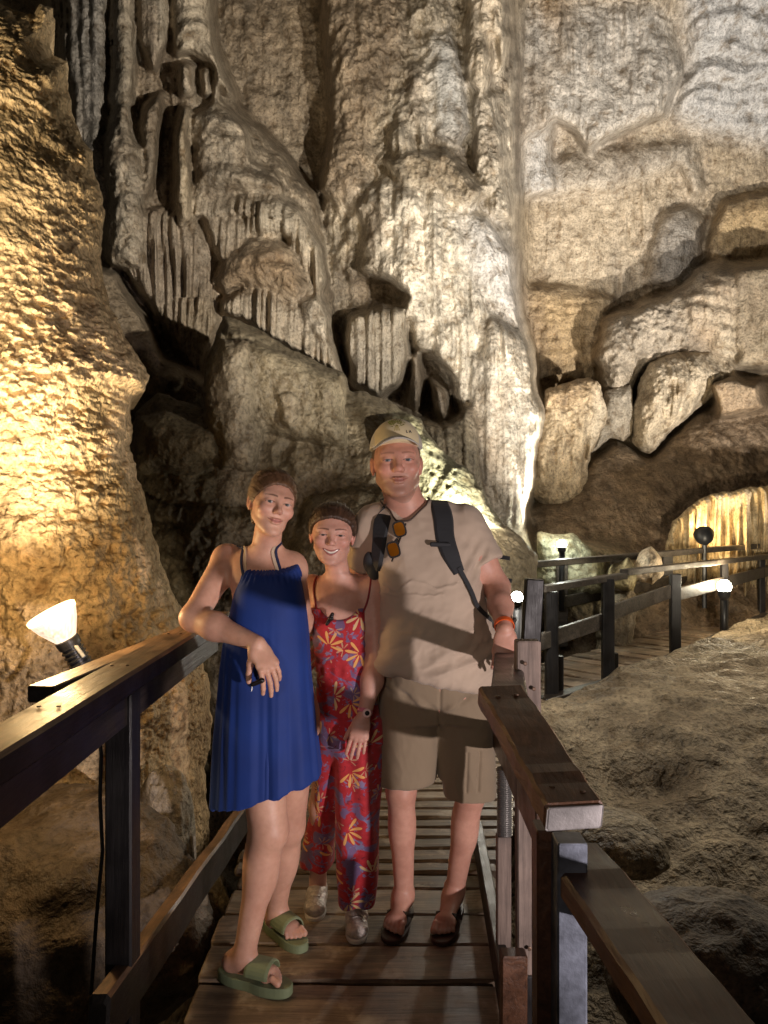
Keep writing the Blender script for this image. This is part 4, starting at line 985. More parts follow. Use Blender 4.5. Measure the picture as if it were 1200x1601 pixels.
# shorts
M_short = cloth_mat('khaki_shorts_cloth', (.27, .205, .135), .86, .9)
S = Sdf(); S.loft([(.78, .20, 2.785, .19, .125), (.86, .20, 2.78, .20, .132), (.97, .20, 2.77, .197, .14), (1.03, .197, 2.765, .190, .14)], .03, e=2.3)
for (hp, kn, cx_, r0, r1, zh) in ((V(.105, 2.785, .86), V(.080, 2.775, .50), .08, .118, .106, .545), (V(.290, 2.785, .86), V(.318, 2.775, .46), .32, .118, .100, .497)):
    S.cone(hp, kn, r0, r1, .02, flat=(0, 1, 0), ff=1.06)
half(S, (.08, 2.7, .545), (.05, 0, -1), .004, (-.1, 2.4, .3), (.197, 3.1, .62)); half(S, (.318, 2.7, .49), (-.05, 0, -1), .004, (.197, 2.4, .3), (.6, 3.1, .6))
def wr_short(v, n):
    return wr_short0(v, n)*1.35
def wr_short0(v, n):
    x, y, z = v.T
    a = .006*ridged(x*6, y*4, z*3.5+x*3, 3)+.004*fbm(x*9, y*9, z*7, 3)+.008*np.exp(-((z-.83-.5*np.abs(x-.2))/.012)**2)*np.sin(x*60)
    a -= .006*np.exp(-((x-.2)/.006)**2)*(z > .75)*(y < 2.75)
    for xc in (.30, .345): a -= .006*np.exp(-((x-xc-.03*(z-.6))/.0045)**2)*(z > .53)*(z < .68)*(y < 2.75)
    return a
cloth_object('shorts', S, (-.1, 2.5, .40), (.52, 3.05, 1.06), .0042, M_short, MAN, wr_short)
# flip-flops
M_flip = plain('brown_leather', (.05, .025, .018), .4, 0, 80, .3); M_strap = plain('dark_strap', (.035, .022, .022), .35)
def sole(heel, toe, z0, z1, w, mat, name, parent, arch=.82):
    heel = V(*heel); toe = V(*toe); d = toe-heel; d[2] = 0; L_ = np.linalg.norm(d); d /= L_; t = np.cross(V(0, 0, 1), d); vs = []; n = 40
    out = []
    for i in range(n):
        a = 2*math.pi*i/n; u = (1-math.cos(a))/2; s_ = math.sin(a); ww = w*(1-.18*math.exp(-((u-.45)/.16)**2))*(.86+.22*u)*abs(s_)**.75*(1 if s_ > 0 else -1)
        out.append(heel+d*(u*L_)+t*ww/2)
    for z, g in ((z0, .97), (z0+.004, 1), (z1-.003, 1), (z1, .97)):
        c = (heel+toe)/2
        for p in out: q = c+(p-c)*g; vs.append((q[0], q[1], z))
    fs = [tuple(r*n+k_ for k_ in (i, (i+1) % n)) + tuple((r+1)*n+k_ for k_ in ((i+1) % n, i)) for r in range(3) for i in range(n)]
    fs += [tuple(range(n))[::-1], tuple(3*n+i for i in range(n))]
    o = meshobj(name, np.array(vs), fs, mat, parent, smooth=False); bm_fix(o); return o, d, t
for hp, kn, an, he, to, sd in legs_m:
    dd_ = (to-he)/np.linalg.norm(to-he)
    o, d, t = sole(he-dd_*.012, to+dd_*.028, .001, .020, .108, M_flip, 'flip_flop', MAN); t = t*sd
    ball = to-d*.065; top = ball+t*.014+d*.03+V(0, 0, .012); mb = MB()
    for q in (1, -1):
        mb.ribbon([top, ball+t*q*.030-d*.02+V(0, 0, .040), ball+t*q*.050-d*.075+V(0, 0, .006)], [V(0, 0, 1), V(0, 0, 1)+t*q, t*q], (.010, .020, .016), .004)
    mb.build('strap', M_strap, o)
# wristband, cord
def band(parent, c, axis, r, w, mat, name, n=28, sq=1.):
    x, y, d = frame_to0(V(*axis)/np.linalg.norm(axis)); P = [c+(x*math.cos(a)*r+y*math.sin(a)*r*sq) for a in np.linspace(0, 2*math.pi, n)]
    N = [x*math.cos(a)+y*math.sin(a) for a in np.linspace(0, 2*math.pi, n)]
    return MB().ribbon(P, N, w, .003).build(name, mat, parent)
band(MAN, wrR+(elR-wrR)*.08, wrR-elR, .0335, .020, plain('orange_band', (.85, .13, .02), .45), 'wristband')
wp = wrR+(elR-wrR)*.16+V(.030, -.012, .004); MB().beam(wp-V(.008, .004, .012), wp+V(.010, .0, .012), .026, .012, up=(1, -.3, 0)).build('watch', Black0 if 'Black0' in globals() else plain('watch_black', (.02, .02, .02), .3), MAN)
# backpack
BP = empty('backpack', (.17, 2.98, 1.0), 'black backpack whose straps run over the shoulders of the man', 'backpack')
M_bp = cloth_mat('black_pack_cloth', (.022, .024, .028), .7, .75, 300, .1)
S = Sdf(); S.loft([(1.02, .19, 2.97, .14, .07), (1.1, .19, 2.99, .17, .10), (1.3, .185, 3.0, .175, .11), (1.45, .175, 2.99, .165, .10), (1.55, .16, 2.97, .12, .07)], .02, e=2.8)
cloth_object('pack_body', S, (-.05, 2.8, 1.0), (.42, 3.15, 1.6), .006, M_bp, BP, lambda v, n: .006*fbm(v[:, 0]*8, v[:, 1]*8, v[:, 2]*8, 3))
def torso_front(x, z, off=.03):
    S_ = np.array(sorted(torso_m)); cx_, cy_, rx_, ry_ = [np.interp(z, S_[:, 0], S_[:, k]) for k in (1, 2, 3, 4)]
    rx_ += .012; ry_ += .012
    u = min(abs((x-cx_)/rx_), .97); return V(x, cy_-ry_*(1-u**2.3)**(1/2.3)-off*.4, z)
def pxm(px, py, off=.03):   # point on the chest under a photo pixel
    Y = 2.65
    for _ in range(6): p = at(px, py, Y); Y = torso_front(p[0], p[2], off)[1]
    return at(px, py, Y)
tops_ = [(V(.225, 2.93, 1.50), V(.228, 2.86, 1.565), V(.228, 2.78, 1.57), V(.226, 2.71, 1.535))]
pR = [V(.24, 2.95, 1.49), V(.225, 2.90, 1.57), V(.212, 2.82, 1.60), V(.208, 2.74, 1.58), pxm(693, 812), pxm(696, 840), pxm(706, 870), pxm(718, 895)]
MB().ribbon(pR, [V(0, 1, .6), V(0, .5, 1), V(0, 0, 1), V(0, -.6, 1), V(0, -1, .3), V(.1, -1, .1), V(.2, -1, 0), V(.3, -1, 0)], [.07, .072, .074, .074, .074, .070, .062, .045], .016, 5, SHIRT, .007).build('shoulder_strap', M_bp, BP)
MB().ribbon([pxm(716, 888), pxm(735, 925), pxm(748, 955), at(760, 990, 2.80)], [V(.3, -1, 0), V(.6, -1, 0), V(1, -.8, 0), V(1, 0, 0)], .018, .005, 5, SHIRT, .016).build('webbing', M_bp, BP)
pL = [V(.04, 2.95, 1.46), V(.02, 2.90, 1.54), V(.012, 2.82, 1.565), V(.006, 2.745, 1.54), V(-.012, 2.70, 1.47), V(-.022, 2.69, 1.40), V(-.03, 2.70, 1.34)]
MB().ribbon(pL, [V(0, 1, .6), V(0, .5, 1), V(0, 0, 1), V(0, -.6, 1), V(-.1, -1, .3), V(-.3, -1, .1), V(-.3, -1, 0)], [.06, .062, .064, .064, .062, .055, .045], .016, 5, SHIRT, .007).build('shoulder_strap', M_bp, BP)
S = Sdf(); S.ell((-.055, 2.72, 1.365), (.022, .02, .04), .01); S.ell((-.035, 2.71, 1.33), (.025, .018, .03), .01); cloth_object('strap_pouch', S, (-.1, 2.66, 1.28), (0, 2.78, 1.43), .003, M_bp, BP)
MB().beam(pxm(672, 851, .05), pxm(704, 852, .05), .016, .012, up=(0, -1, 0)).build('buckle', M_bp, BP)
MB().ribbon([V(.36, 2.93, 1.47), V(.385, 2.88, 1.40), V(.405, 2.88, 1.32), V(.41, 2.9, 1.26)], V(1, -.4, .3), .03, .01).build('side_panel', M_bp, BP)
for (p, q) in (((764, 868, 2.95), (797, 873, 2.93)), ((768, 905, 2.95), (800, 908, 2.93))): MB().ribbon([at(*p), at(*q)], V(0, -1, .3), .016, .006).build('compression_strap', M_bp, BP)
SHIRT2 = Sdf(); SHIRT2.p = BODYM.p+[q for q in SHIRT.p if q[4] == 'u']
# sunglasses on a cord
SG = empty('sunglasses', pxm(618, 842), 'orange mirrored sunglasses hanging from a cord on the beige shirt', 'sunglasses')
pc = pxm(622, 813, .05)
MB().tube([SHIRT2.snap(p, .003)[0] for p in resamp([V(.160, 2.83, 1.56), V(.155, 2.76, 1.565), V(.130, 2.71, 1.55), V(.095, 2.66, 1.53), pc, V(.035, 2.68, 1.53), V(.015, 2.70, 1.56), V(.0, 2.77, 1.58), V(.02, 2.84, 1.575)], 5)], .0032, 8).build('cord', plain('brown_cord', (.06, .035, .025), .6), SG, smooth=True)
M_lens = plain('orange_mirror_lens', (.95, .25, .02), .12, .7, 25, .05, .5); M_frame = plain('black_frame', (.015, .012, .012), .25)
def lens(c, wx, wz, tilt, name, grow, mat, off):
    c = c-V(0, off, 0); vs = []; n = 28; ct, st = math.cos(tilt), math.sin(tilt)
    for yy in (-.0015, .002):
        for k_ in range(n):
            a = 2*math.pi*k_/n; x = (abs(math.cos(a))**.6)*math.copysign(1, math.cos(a))*(wx+grow); z = (abs(math.sin(a))**.6)*math.copysign(1, math.sin(a))*(wz+grow)
            vs.append(c+V(x*ct-z*st, yy-.3*z*0, x*st+z*ct))
    fs = [tuple(range(n))[::-1], tuple(n+k_ for k_ in range(n))]+[(k_, (k_+1) % n, n+(k_+1) % n, n+k_) for k_ in range(n)]
    o = meshobj(name, np.array(vs), fs, mat, SG, smooth=False); bm_fix(o)
for (px, py) in ((624, 827), (614.5, 859)):
    c = pxm(px, py, .05); lens(c, .020, .026, .28, 'frame', .004, M_frame, .008); lens(c, .020, .0255, .28, 'lens', -.002, M_lens, .0125)
MB().beam(pxm(634, 818, .05)-V(0, .01, 0), pxm(612, 878, .05)-V(0, .004, 0), .006, .004, up=(0, -1, 0)).build('temple', M_frame, SG)
MB().beam(pxm(621, 842, .05)-V(0, .01, 0), pxm(617, 847, .05)-V(0, .01, 0), .01, .005, up=(0, -1, 0)).build('bridge', M_frame, SG)
print('man', time.time()-T0)

# ---------------------------------------------------------------- girl in blue
BG = empty('person', (-.38, 2.47, 0), 'young woman in a loose blue dress and green slides leaning on the left handrail', 'person')
Hb = Head(V(-.368, 2.43, 1.572), rotm(24, -6, 13), .965, wide=.97, jaw=.96, smile=.6, nose=.85)
S = Sdf(); Hb.skin(S)
torso_b = [(.80, -.37, 2.49, .15, .11), (.92, -.37, 2.49, .14, .105), (1.05, -.375, 2.49, .115, .09), (1.18, -.38, 2.485, .118, .092), (1.28, -.385, 2.485, .125, .092), (1.35, -.395, 2.49, .125, .075), (1.40, -.405, 2.50, .085, .055), (1.425, -.408, 2.50, .05, .045)]
S.loft(torso_b, .03, e=2.2)
S.ell((-.43, 2.425, 1.265), (.05, .045, .055), .03); S.ell((-.335, 2.425, 1.265), (.05, .045, .055), .03)
S.cone((-.405, 2.50, 1.385), (-.385, 2.465, 1.49), .050, .046, .03)
s1 = at(355, 874, 2.55); e1 = at(302, 966, 2.40); w1 = at(402, 1006, 2.27)
S.cone(V(-.45, 2.51, 1.375), s1, .042, .046, .04); S.cone(s1, e1, .048, .041, .03); S.cone(e1, e1+(w1-e1)*.35, .043, .042, .02); S.cone(e1+(w1-e1)*.35, w1, .041, .0245, .03)
tipsB = hand(S, w1, at(428, 1062, 2.24)-w1, (.45, -.7, .35), -1, s=.98, curls=[(.35, .35, .2), (.30, .35, .2), (.32, .35, .2), (.35, .4, .25)], spread=.10, thumb=(.75, .45, -.75))
s2 = V(-.318, 2.53, 1.362); e2 = V(-.300, 2.70, 1.15); w2 = V(-.16, 2.86, 1.08)
S.cone(V(-.36, 2.51, 1.375), s2, .042, .048, .04); S.cone(s2, e2, .048, .040, .03); S.cone(e2, w2, .040, .025, .02); hand(S, w2, (.6, .3, 0), (0, 1, 0), 1, s=.95)
legs_b = [(V(-.43, 2.49, .86), at(420, 1298, 2.44), at(383, 1484, 2.43), V(-.530, 2.455, .036), V(-.318, 2.375, .036), -1), (V(-.31, 2.52, .86), at(448, 1290, 2.64), at(430, 1432, 2.72), V(-.43, 2.76, .036), V(-.295, 2.61, .036), 1)]
tipsT = []
for hp, kn, an, he, to, sd in legs_b:
    S.cone(hp, kn, .085, .064, .03); S.cone(kn, an, .056, .036, .03); S.ell(kn+(an-kn)*.30+V(-.004, .018, 0), (.055, .058, .11), .04); S.ell(kn+V(.004, -.022, 0), (.042, .036, .05), .03)
    tipsT += foot(S, an, he, to, .95, sd)
skin_object('body', S, (-.76, 2.1, .01), (.02, 3.0, 1.75), .0042,
    [(Hb.c-V(.12, .14, .14), Hb.c+V(.12, .13, .14), .0021), (w1-V(.06, .08, .2), w1+V(.11, .07, .04), .002)], BG, SK_B,
    [lambda v, c: Hb.paint(v, c, (.50, .17, .15), (.13, .07, .04), (.66, .27, .20)), lambda v, c: paint_nails(v, c, tipsB, .0075), lambda v, c: paint_nails(v, c, tipsT, .009)])
BODYB = Sdf(); BODYB.p = [q for q in S.p]; Hb.eyes(BG, (.08, .09, .09), CAM)
def girl_hair(H, name, mat, parent, tail=True, part=0.):
    S = Sdf(); H.ell(S, (0, .022, .034), (.0850+part*.004, .104+part*.003, .0935), .01)
    R = H.R; c = H.c; s = H.s
    S.add(c-.2, c+.2, loc_fn(H, lambda x, y, z: (y+.068-(.064-z)*(1.15-part*.35)+.9*np.maximum(np.abs(x)-.03, 0)*(.55-part))*.7), .006, 's')
    S.add(c-.2, c+.2, loc_fn(H, lambda x, y, z: z+.060+.3*(y-.05)), .015, 's')
    H.ell(S, (0, .115, .010), (.036, .030, .034), .012)
    if tail: H.cone(S, (.052, .045, .0), (.060, .030, -.07), .026, .012, .02); H.cone(S, (-.03, .07, -.02), (-.035, .06, -.06), .02, .012, .02)
    # combed strands lying on the hair and a few loose ones
    mb = MB(); rs = np.random.default_rng(int(part*10)+3)
    for i in range(150):
        t0 = rs.uniform(-1.25, 1.25); off = .0008 if i < 125 else rs.uniform(.002, .007); th = t0; P = []
        for j in range(7):
            u = j/6; yy = -.075+.045*abs(t0)*.9+(.115+.075-.045*abs(t0)*.9)*u; q = math.sin(min(1., .15+u)*math.pi*.5)
            x = math.sin(th*(1-.25*u))*.088; z = .035+math.cos(th*(1-.2*u))*.088*(1-.9*u**3)
            P.append(S.snap(H.P(x, yy+.006, z-.002), off)[0])
        mb.tube(P, [.0006]+[.0011]*5+[.0005], 4)
    mb.build('hair_strands', mat, parent, smooth=True)
    return cloth_object(name, S, c-.14*s-.01, c+.17*s, .0026, mat, parent, lambda v, n: (lambda l: .0014*noise3(np.arctan2(l[0], l[2]+.03)*16, l[1]*9, l[2]*4)+.0012*noise3(np.arctan2(l[0], l[2]+.03)*40, l[1]*14, l[2]*8))(H.local(v).T))
girl_hair(Hb, 'hair', M_hair1, BG)
# blue dress
def blue_mat():
    m, nt, b = mat_new('blue_dress_cloth'); v = coords(nt); n = tnoise(nt, v, 5, 3, .5); w = tnoise(nt, v, 500, 2, .5)
    nt.links.new(ramp(nt, n, [(.3, (.004, .026, .17)), (.7, (.006, .040, .245))]), b.inputs['Base Color']); b.inputs['Roughness'].default_value = .75; b.inputs['Sheen Weight'].default_value = .25; b.inputs['Sheen Tint'].default_value = (.2, .35, 1, 1)
    bump(nt, b, [(w, .15, .001)]); return m
M_blue = blue_mat()
dress = [(.50, -.385, 2.475, .197, .155), (.6, -.387, 2.473, .190, .148), (.8, -.392, 2.465, .172, .135), (1.0, -.392, 2.458, .152, .122), (1.15, -.388, 2.455, .140, .115), (1.25, -.380, 2.455, .120, .108), (1.33, -.374, 2.465, .100, .090), (1.40, -.380, 2.475, .09, .068)]
S = Sdf(); S.loft(dress, .01, e=2.15)
S.ell((-.43, 2.415, 1.265), (.05, .045, .055), .04); S.ell((-.335, 2.415, 1.265), (.05, .045, .055), .04)
half(S, (-.385, 2.47, .630), (.30, 0, -1), .004)
half(S, (-.385, 2.40, 1.352), (.0, -.35, 1), .006)
S.loft([(z, a, b_, c_-.012, d_-.012) for (z, a, b_, c_, d_) in dress if z < .95], .004, 's', e=2.15)
S.cone(V(-.45, 2.51, 1.375), s1, .050, .056, .004, 's'); S.cone(s1, e1, .056, .046, .004, 's')
def wr_dress(v, n):
    x, y, z = v.T; th = np.arctan2(x+.385, -(y-2.47)); lo = sstep(1.3, .8, z)
    a = .0065*lo*np.sin(th*8+3.5*noise3(th*1.3, z*.7, 1.))*(.4+.6*sstep(-.4, .4, noise3(th*1.4, z*.8, 7.)))+.006*lo*noise3(th*6, z*1.2, 3.)+.003*fbm(x*8, y*8, z*5, 3)
    a += .004*np.sin(th*34)*np.exp(-((z-1.345)/.02)**2)
    return a
cloth_object('dress', S, (-.63, 2.27, .47), (-.14, 2.7, 1.44), .0042, M_blue, BG, wr_dress)
M_str = plain('dark_blue_strap', (.005, .012, .06), .7); M_bra = plain('beige_strap', (.55, .42, .30), .7)
for (x0, xm, q) in ((-.458, -.500, -1), (-.312, -.352, 1)):
    MB().ribbon([V(x0, 2.37, 1.335), V((x0*.6+xm*.4), 2.39, 1.375), V(xm, 2.44, 1.43), V(xm, 2.51, 1.45), V(xm+.01*q, 2.58, 1.40)], V(0, -1, .3), .009, .003, 5, BODYB, .003).build('strap', M_str, BG)
    MB().ribbon([V(x0-.012*q, 2.37, 1.335), V((x0*.6+xm*.4)-.014*q, 2.39, 1.375), V(xm-.016*q, 2.44, 1.43), V(xm-.018*q, 2.51, 1.45), V(xm-.01*q, 2.58, 1.40)], V(0, -1, .3), .011, .0025, 5, BODYB, .002).build('under_strap', M_bra, BG)
# slides
M_sage = plain('sage_green_foam', (.22, .27, .15), .65, 0, 60, .15)
for hp, kn, an, he, to, sd in legs_b:
    dd_ = (to-he)/np.linalg.norm(to-he)
    o, d, t = sole(he-dd_*.022, to+dd_*.024, .001, .034, .090, M_sage, 'slide_sandal', BG)
    c = to-d*.085; N = 13; P = []; NN = []
    for i in range(N):
        a = math.pi*i/(N-1); P.append(c+t*math.cos(a)*.044+V(0, 0, .020+math.sin(a)*.040)); NN.append(t*math.cos(a)+V(0, 0, math.sin(a)))
    MB().ribbon(P, NN, .085, .007).build('slide_strap', M_sage, o, smooth=False)
kp = at(398, 1068, 2.22)
KY = empty('key_ring', kp, 'small black car key dangling from the hand on the blue dress', 'key')
S = Sdf(); S.cone(kp+V(.022, 0, .008), kp+V(-.006, 0, -.004), .008, .007, .003); cloth_object('key_fob', S, kp-.03, kp+V(.04, .03, .03), .002, M_frame, KY)
MB().tube([kp+V(-.008, 0, -.006), kp+V(-.010, 0, -.024)], .0025, 8).build('key_blade', plain('steel', (.6, .6, .6), .25, 1.), KY)
print('blue', time.time()-T0)

# ---------------------------------------------------------------- girl in red
RG = empty('person', (-.15, 2.74, 0), 'smiling girl in a red floral jumpsuit standing between the other two', 'person')
Hr = Head(V(-.190, 2.71, 1.462), rotm(3, 0, 3), .99, wide=1.02, jaw=1.0, smile=1., openm=1., nose=.9)
S = Sdf(); Hr.skin(S)
torso_r = [(.74, -.13, 2.76, .115, .09), (.85, -.135, 2.76, .105, .085), (.98, -.15, 2.75, .09, .072), (1.08, -.16, 2.75, .098, .078), (1.18, -.163, 2.75, .108, .08), (1.25, -.160, 2.755, .112, .068), (1.29, -.160, 2.76, .075, .05), (1.31, -.160, 2.76, .045, .04)]
S.loft(torso_r, .03, e=2.2)
S.ell((-.205, 2.69, 1.12), (.042, .035, .042), .03); S.ell((-.122, 2.69, 1.12), (.042, .035, .042), .03)
S.cone((-.163, 2.765, 1.27), (-.180, 2.73, 1.38), .046, .042, .03)
s3 = at(583, 918, 2.75); e3 = at(588, 1035, 2.70); w3 = at(568, 1122, 2.60)
S.cone(V(-.09, 2.76, 1.265), s3, .036, .042, .04); S.cone(s3, e3, .044, .037, .03); S.cone(e3, e3+(w3-e3)*.35, .037, .037, .02); S.cone(e3+(w3-e3)*.35, w3, .036, .022, .03)
tipsC = hand(S, w3, at(556, 1172, 2.57)-w3, (-.05, -1, .1), -1, s=.86, curls=[(.2, .25, .2)]*4, spread=.10, thumb=(.8, .45, -.5))
s4 = at(487, 918, 2.78); e4 = V(-.36, 2.82, 1.08); w4 = V(-.46, 2.74, .95)
S.cone(V(-.23, 2.76, 1.265), s4, .036, .042, .04); S.cone(s4, e4, .042, .036, .03); S.cone(e4, w4, .035, .022, .02); hand(S, w4, (-.5, -.3, -.6), (0, 1, 0), 1, s=.85)
legs_r = [(V(-.18, 2.77, .74), V(-.235, 2.84, .42), V(-.262, 2.93, .10), V(-.262, 2.99, .02), V(-.266, 2.80, .02), -1), (V(-.085, 2.76, .74), V(-.10, 2.72, .42), V(-.100, 2.78, .10), V(-.104, 2.84, .02), V(-.098, 2.655, .02), 1)]
for hp, kn, an, he, to, sd in legs_r:
    S.cone(hp, kn, .075, .05, .03); S.cone(kn, an, .048, .032, .03); foot(S, an, he, to, .82, sd)
skin_object('body', S, (-.56, 2.4, .005), (.06, 3.08, 1.62), .0042,
    [(Hr.c-V(.12, .14, .14), Hr.c+V(.12, .13, .14), .0021), (w3-V(.07, .07, .17), w3+V(.07, .06, .04), .002)], RG, SK_R,
    [lambda v, c: Hr.paint(v, c, (.50, .16, .15), (.14, .07, .05), (.66, .24, .20)), lambda v, c: paint_nails(v, c, tipsC, .0065)])
BODYR = Sdf(); BODYR.p = [q for q in S.p]; Hr.eyes(RG, (.05, .035, .03), CAM)
girl_hair(Hr, 'hair', M_hair2, RG, tail=False, part=.9)
def smile_parts(H, B, parent):
    n = 21; my = -.0535; W_ = .029
    up = lambda x: my+.0015+.0105*(x/W_)**2
    lo = lambda x: my-.0100+.0205*(x/W_)**2
    def sn(x, z, off): return B.snap(H.P(x, -.086+.016*(x/W_)**2, z), off)[0]
    xs = np.linspace(-W_, W_, n); rows = 5
    def patch(name, mat, f0, f1, off, xr):
        vs = []; fs = []; xs = np.linspace(-xr, xr, n)
        for x in xs:
            for r in range(rows): t = r/(rows-1); vs.append(sn(x, f0(x)*(1-t)+f1(x)*t, off))
        for a in range(n-1):
            for r in range(rows-1): fs.append((a*rows+r, (a+1)*rows+r, (a+1)*rows+r+1, a*rows+r+1))
        o = meshobj(name, np.array(vs), fs, mat, parent); bm_fix(o); return o
    patch('mouth', plain('mouth_dark', (.09, .02, .018), .4), up, lo, .0004, W_)
    patch('teeth', M_teeth, lambda x: up(x)+.0, lambda x: up(x)*.28+lo(x)*.72, .0012, W_*.86)
    lipm = plain('lip_skin', (.46, .17, .15), .4, 0, 60, .1)
    MB().tube([sn(x, up(x)+.0012, .0006) for x in xs], [.0008+.0021*(1-abs(x/W_)**2.2) for x in xs], 8).build('lip', lipm, parent, smooth=True)
    MB().tube([sn(x, lo(x)-.0012, .0006) for x in xs], [.0008+.0027*(1-abs(x/W_)**2.2) for x in xs], 8).build('lip', lipm, parent, smooth=True)
smile_parts(Hr, BODYR, RG)
def floral():
    m, nt, b = mat_new('red_floral_cloth'); v = coords(nt, (1, 0, 1))
    def math_(op, a, b_=None, c_=None):
        n = nd(nt, 'ShaderNodeMath', operation=op)
        for i, s in enumerate((a, b_, c_)):
            if s is None: continue
            if isinstance(s, (int, float)): n.inputs[i].default_value = s
            else: nt.links.new(s, n.inputs[i])
        return n.outputs[0]
    def fronds(scale, off, k, R, thr):
        mp = nd(nt, 'ShaderNodeVectorMath', operation='ADD'); nt.links.new(v, mp.inputs[0]); mp.inputs[1].default_value = off
        vo = nd(nt, 'ShaderNodeTexVoronoi', feature='F1'); vo.inputs['Scale'].default_value = scale; vo.inputs['Randomness'].default_value = .75; nt.links.new(mp.outputs[0], vo.inputs['Vector'])
        sb = nd(nt, 'ShaderNodeVectorMath', operation='SUBTRACT'); nt.links.new(mp.outputs[0], sb.inputs[0]); nt.links.new(vo.outputs['Position'], sb.inputs[1])
        sx = nd(nt, 'ShaderNodeSeparateXYZ'); nt.links.new(sb.outputs[0], sx.inputs[0])
        sc = nd(nt, 'ShaderNodeSeparateColor'); nt.links.new(vo.outputs['Color'], sc.inputs[0])
        ang = math_('ARCTAN2', sx.outputs[2], sx.outputs[0]); r = math_('POWER', math_('ADD', math_('MULTIPLY', sx.outputs[0], sx.outputs[0]), math_('MULTIPLY', sx.outputs[2], sx.outputs[2])), .5)
        an2 = math_('ADD', ang, math_('MULTIPLY', sc.outputs[0], 6.28)); pet = math_('COSINE', math_('MULTIPLY', an2, k))
        wide = math_('COSINE', math_('MULTIPLY', an2, .5)); 
        rr = math_('DIVIDE', r, R); prof = math_('SUBTRACT', pet, math_('ADD', thr, math_('MULTIPLY', math_('POWER', rr, 3), 1.6)))
        msk = math_('GREATER_THAN', prof, 0); m2 = math_('LESS_THAN', rr, math_('ADD', .30, math_('MULTIPLY', math_('ABSOLUTE', wide), .75))); m3 = math_('GREATER_THAN', rr, .12); m4 = math_('GREATER_THAN', math_('ABSOLUTE', wide), .60)
        return math_('MULTIPLY', math_('MULTIPLY', math_('MULTIPLY', msk, m2), m3), m4), sc.outputs[1]
    n1 = tnoise(nt, v, 13, 3, .55, 1.); n2 = tnoise(nt, v, 26, 3, .6, 1.5); n3 = tnoise(nt, v, 60, 3, .5)
    c = ramp(nt, n3, [(.3, (.36, .012, .02)), (.7, (.50, .022, .035))])
    c = mixc(nt, ramp(nt, n1, [(.54, 0), (.58, .85)]), c, (.13, .12, .26)); c = mixc(nt, ramp(nt, n2, [(.60, 0), (.62, .8)]), c, (.20, .22, .40)); c = mixc(nt, ramp(nt, n2, [(.33, .85), (.36, 0)]), c, (.17, .01, .025))
    f1, id1 = fronds(6.2, (.3, .2, .13), 9, .064, .0); c = mixc(nt, f1, c, ramp(nt, id1, [(.35, (.78, .40, .12)), (.6, (.70, .48, .24))], 'CONSTANT'))
    f2, id2 = fronds(8., (1.7, .2, .9), 7, .034, .1); c = mixc(nt, math_('MULTIPLY', f2, .7), c, (.62, .40, .24))
    nt.links.new(c, b.inputs['Base Color']); b.inputs['Roughness'].default_value = .8; b.inputs['Sheen Weight'].default_value = .15
    w = tnoise(nt, coords(nt), 450, 2, .5); bump(nt, b, [(w, .15, .001)]); return m
M_flor = floral()
S = Sdf(); S.loft([(.70, -.13, 2.755, .125, .10), (.85, -.137, 2.75, .116, .095), (.96, -.148, 2.745, .100, .085), (1.08, -.16, 2.742, .104, .085), (1.2, -.163, 2.742, .108, .082)], .02, e=2.2)
S.ell((-.205, 2.683, 1.12), (.042, .035, .045), .03); S.ell((-.122, 2.683, 1.12), (.042, .035, .045), .03)
S.loft([(.13, -.263, 2.94, .070, .085), (.3, -.245, 2.90, .065, .075), (.5, -.205, 2.83, .066, .08), (.72, -.17, 2.77, .08, .09)], .02, e=2.1)
S.loft([(.075, -.100, 2.775, .062, .085), (.2, -.100, 2.755, .080, .085), (.4, -.098, 2.735, .088, .085), (.6, -.095, 2.745, .090, .09), (.78, -.10, 2.75, .09, .092)], .02, e=2.1)
half(S, (-.1, 2.7, .10), (0, 0, -1), .003, (-.19, 2.4, -.1), (.1, 3.1, .13)); half(S, (-.26, 2.9, .155), (0, 0, -1), .003, (-.4, 2.4, -.1), (-.19, 3.1, .2))
S.ell((-.165, 2.65, 1.245), (.085, .12, .085), .008, 's'); half(S, (-.16, 2.74, 1.20), (.0, .25, 1), .004, (-.4, 2.5, 1.0), (.1, 3.0, 1.4))
def wr_red(v, n):
    x, y, z = v.T; lo = sstep(.9, .6, z)
    a = lo*(.008*noise3(x*16, y*9, z*1.6)+.006*np.sin(x*70+3*noise3(x*3, z*2, 1.)))+.004*fbm(x*9, y*9, z*7, 3)+.003*np.sin(x*170)*np.exp(-((z-.975)/.02)**2)
    a += .004*np.sin(z*160)*sstep(.98, 1.0, z)*sstep(1.12, 1.06, z)*(.5+.5*noise3(x*12, 0*y, 1.))
    return a
cloth_object('jumpsuit', S, (-.38, 2.58, .05), (.02, 3.05, 1.25), .004, M_flor, RG, wr_red)
M_rs = plain('red_strap', (.20, .01, .015), .7)
for pts in ([V(-.078, 2.672, 1.175), V(-.058, 2.69, 1.235), V(-.045, 2.73, 1.305), V(-.06, 2.80, 1.29)], [V(-.240, 2.672, 1.16), V(-.26, 2.70, 1.235), V(-.255, 2.74, 1.30), V(-.24, 2.80, 1.29)]):
    MB().ribbon(pts, V(0, -1, .2), .007, .003, 5, BODYR, .003).build('strap', M_rs, RG)
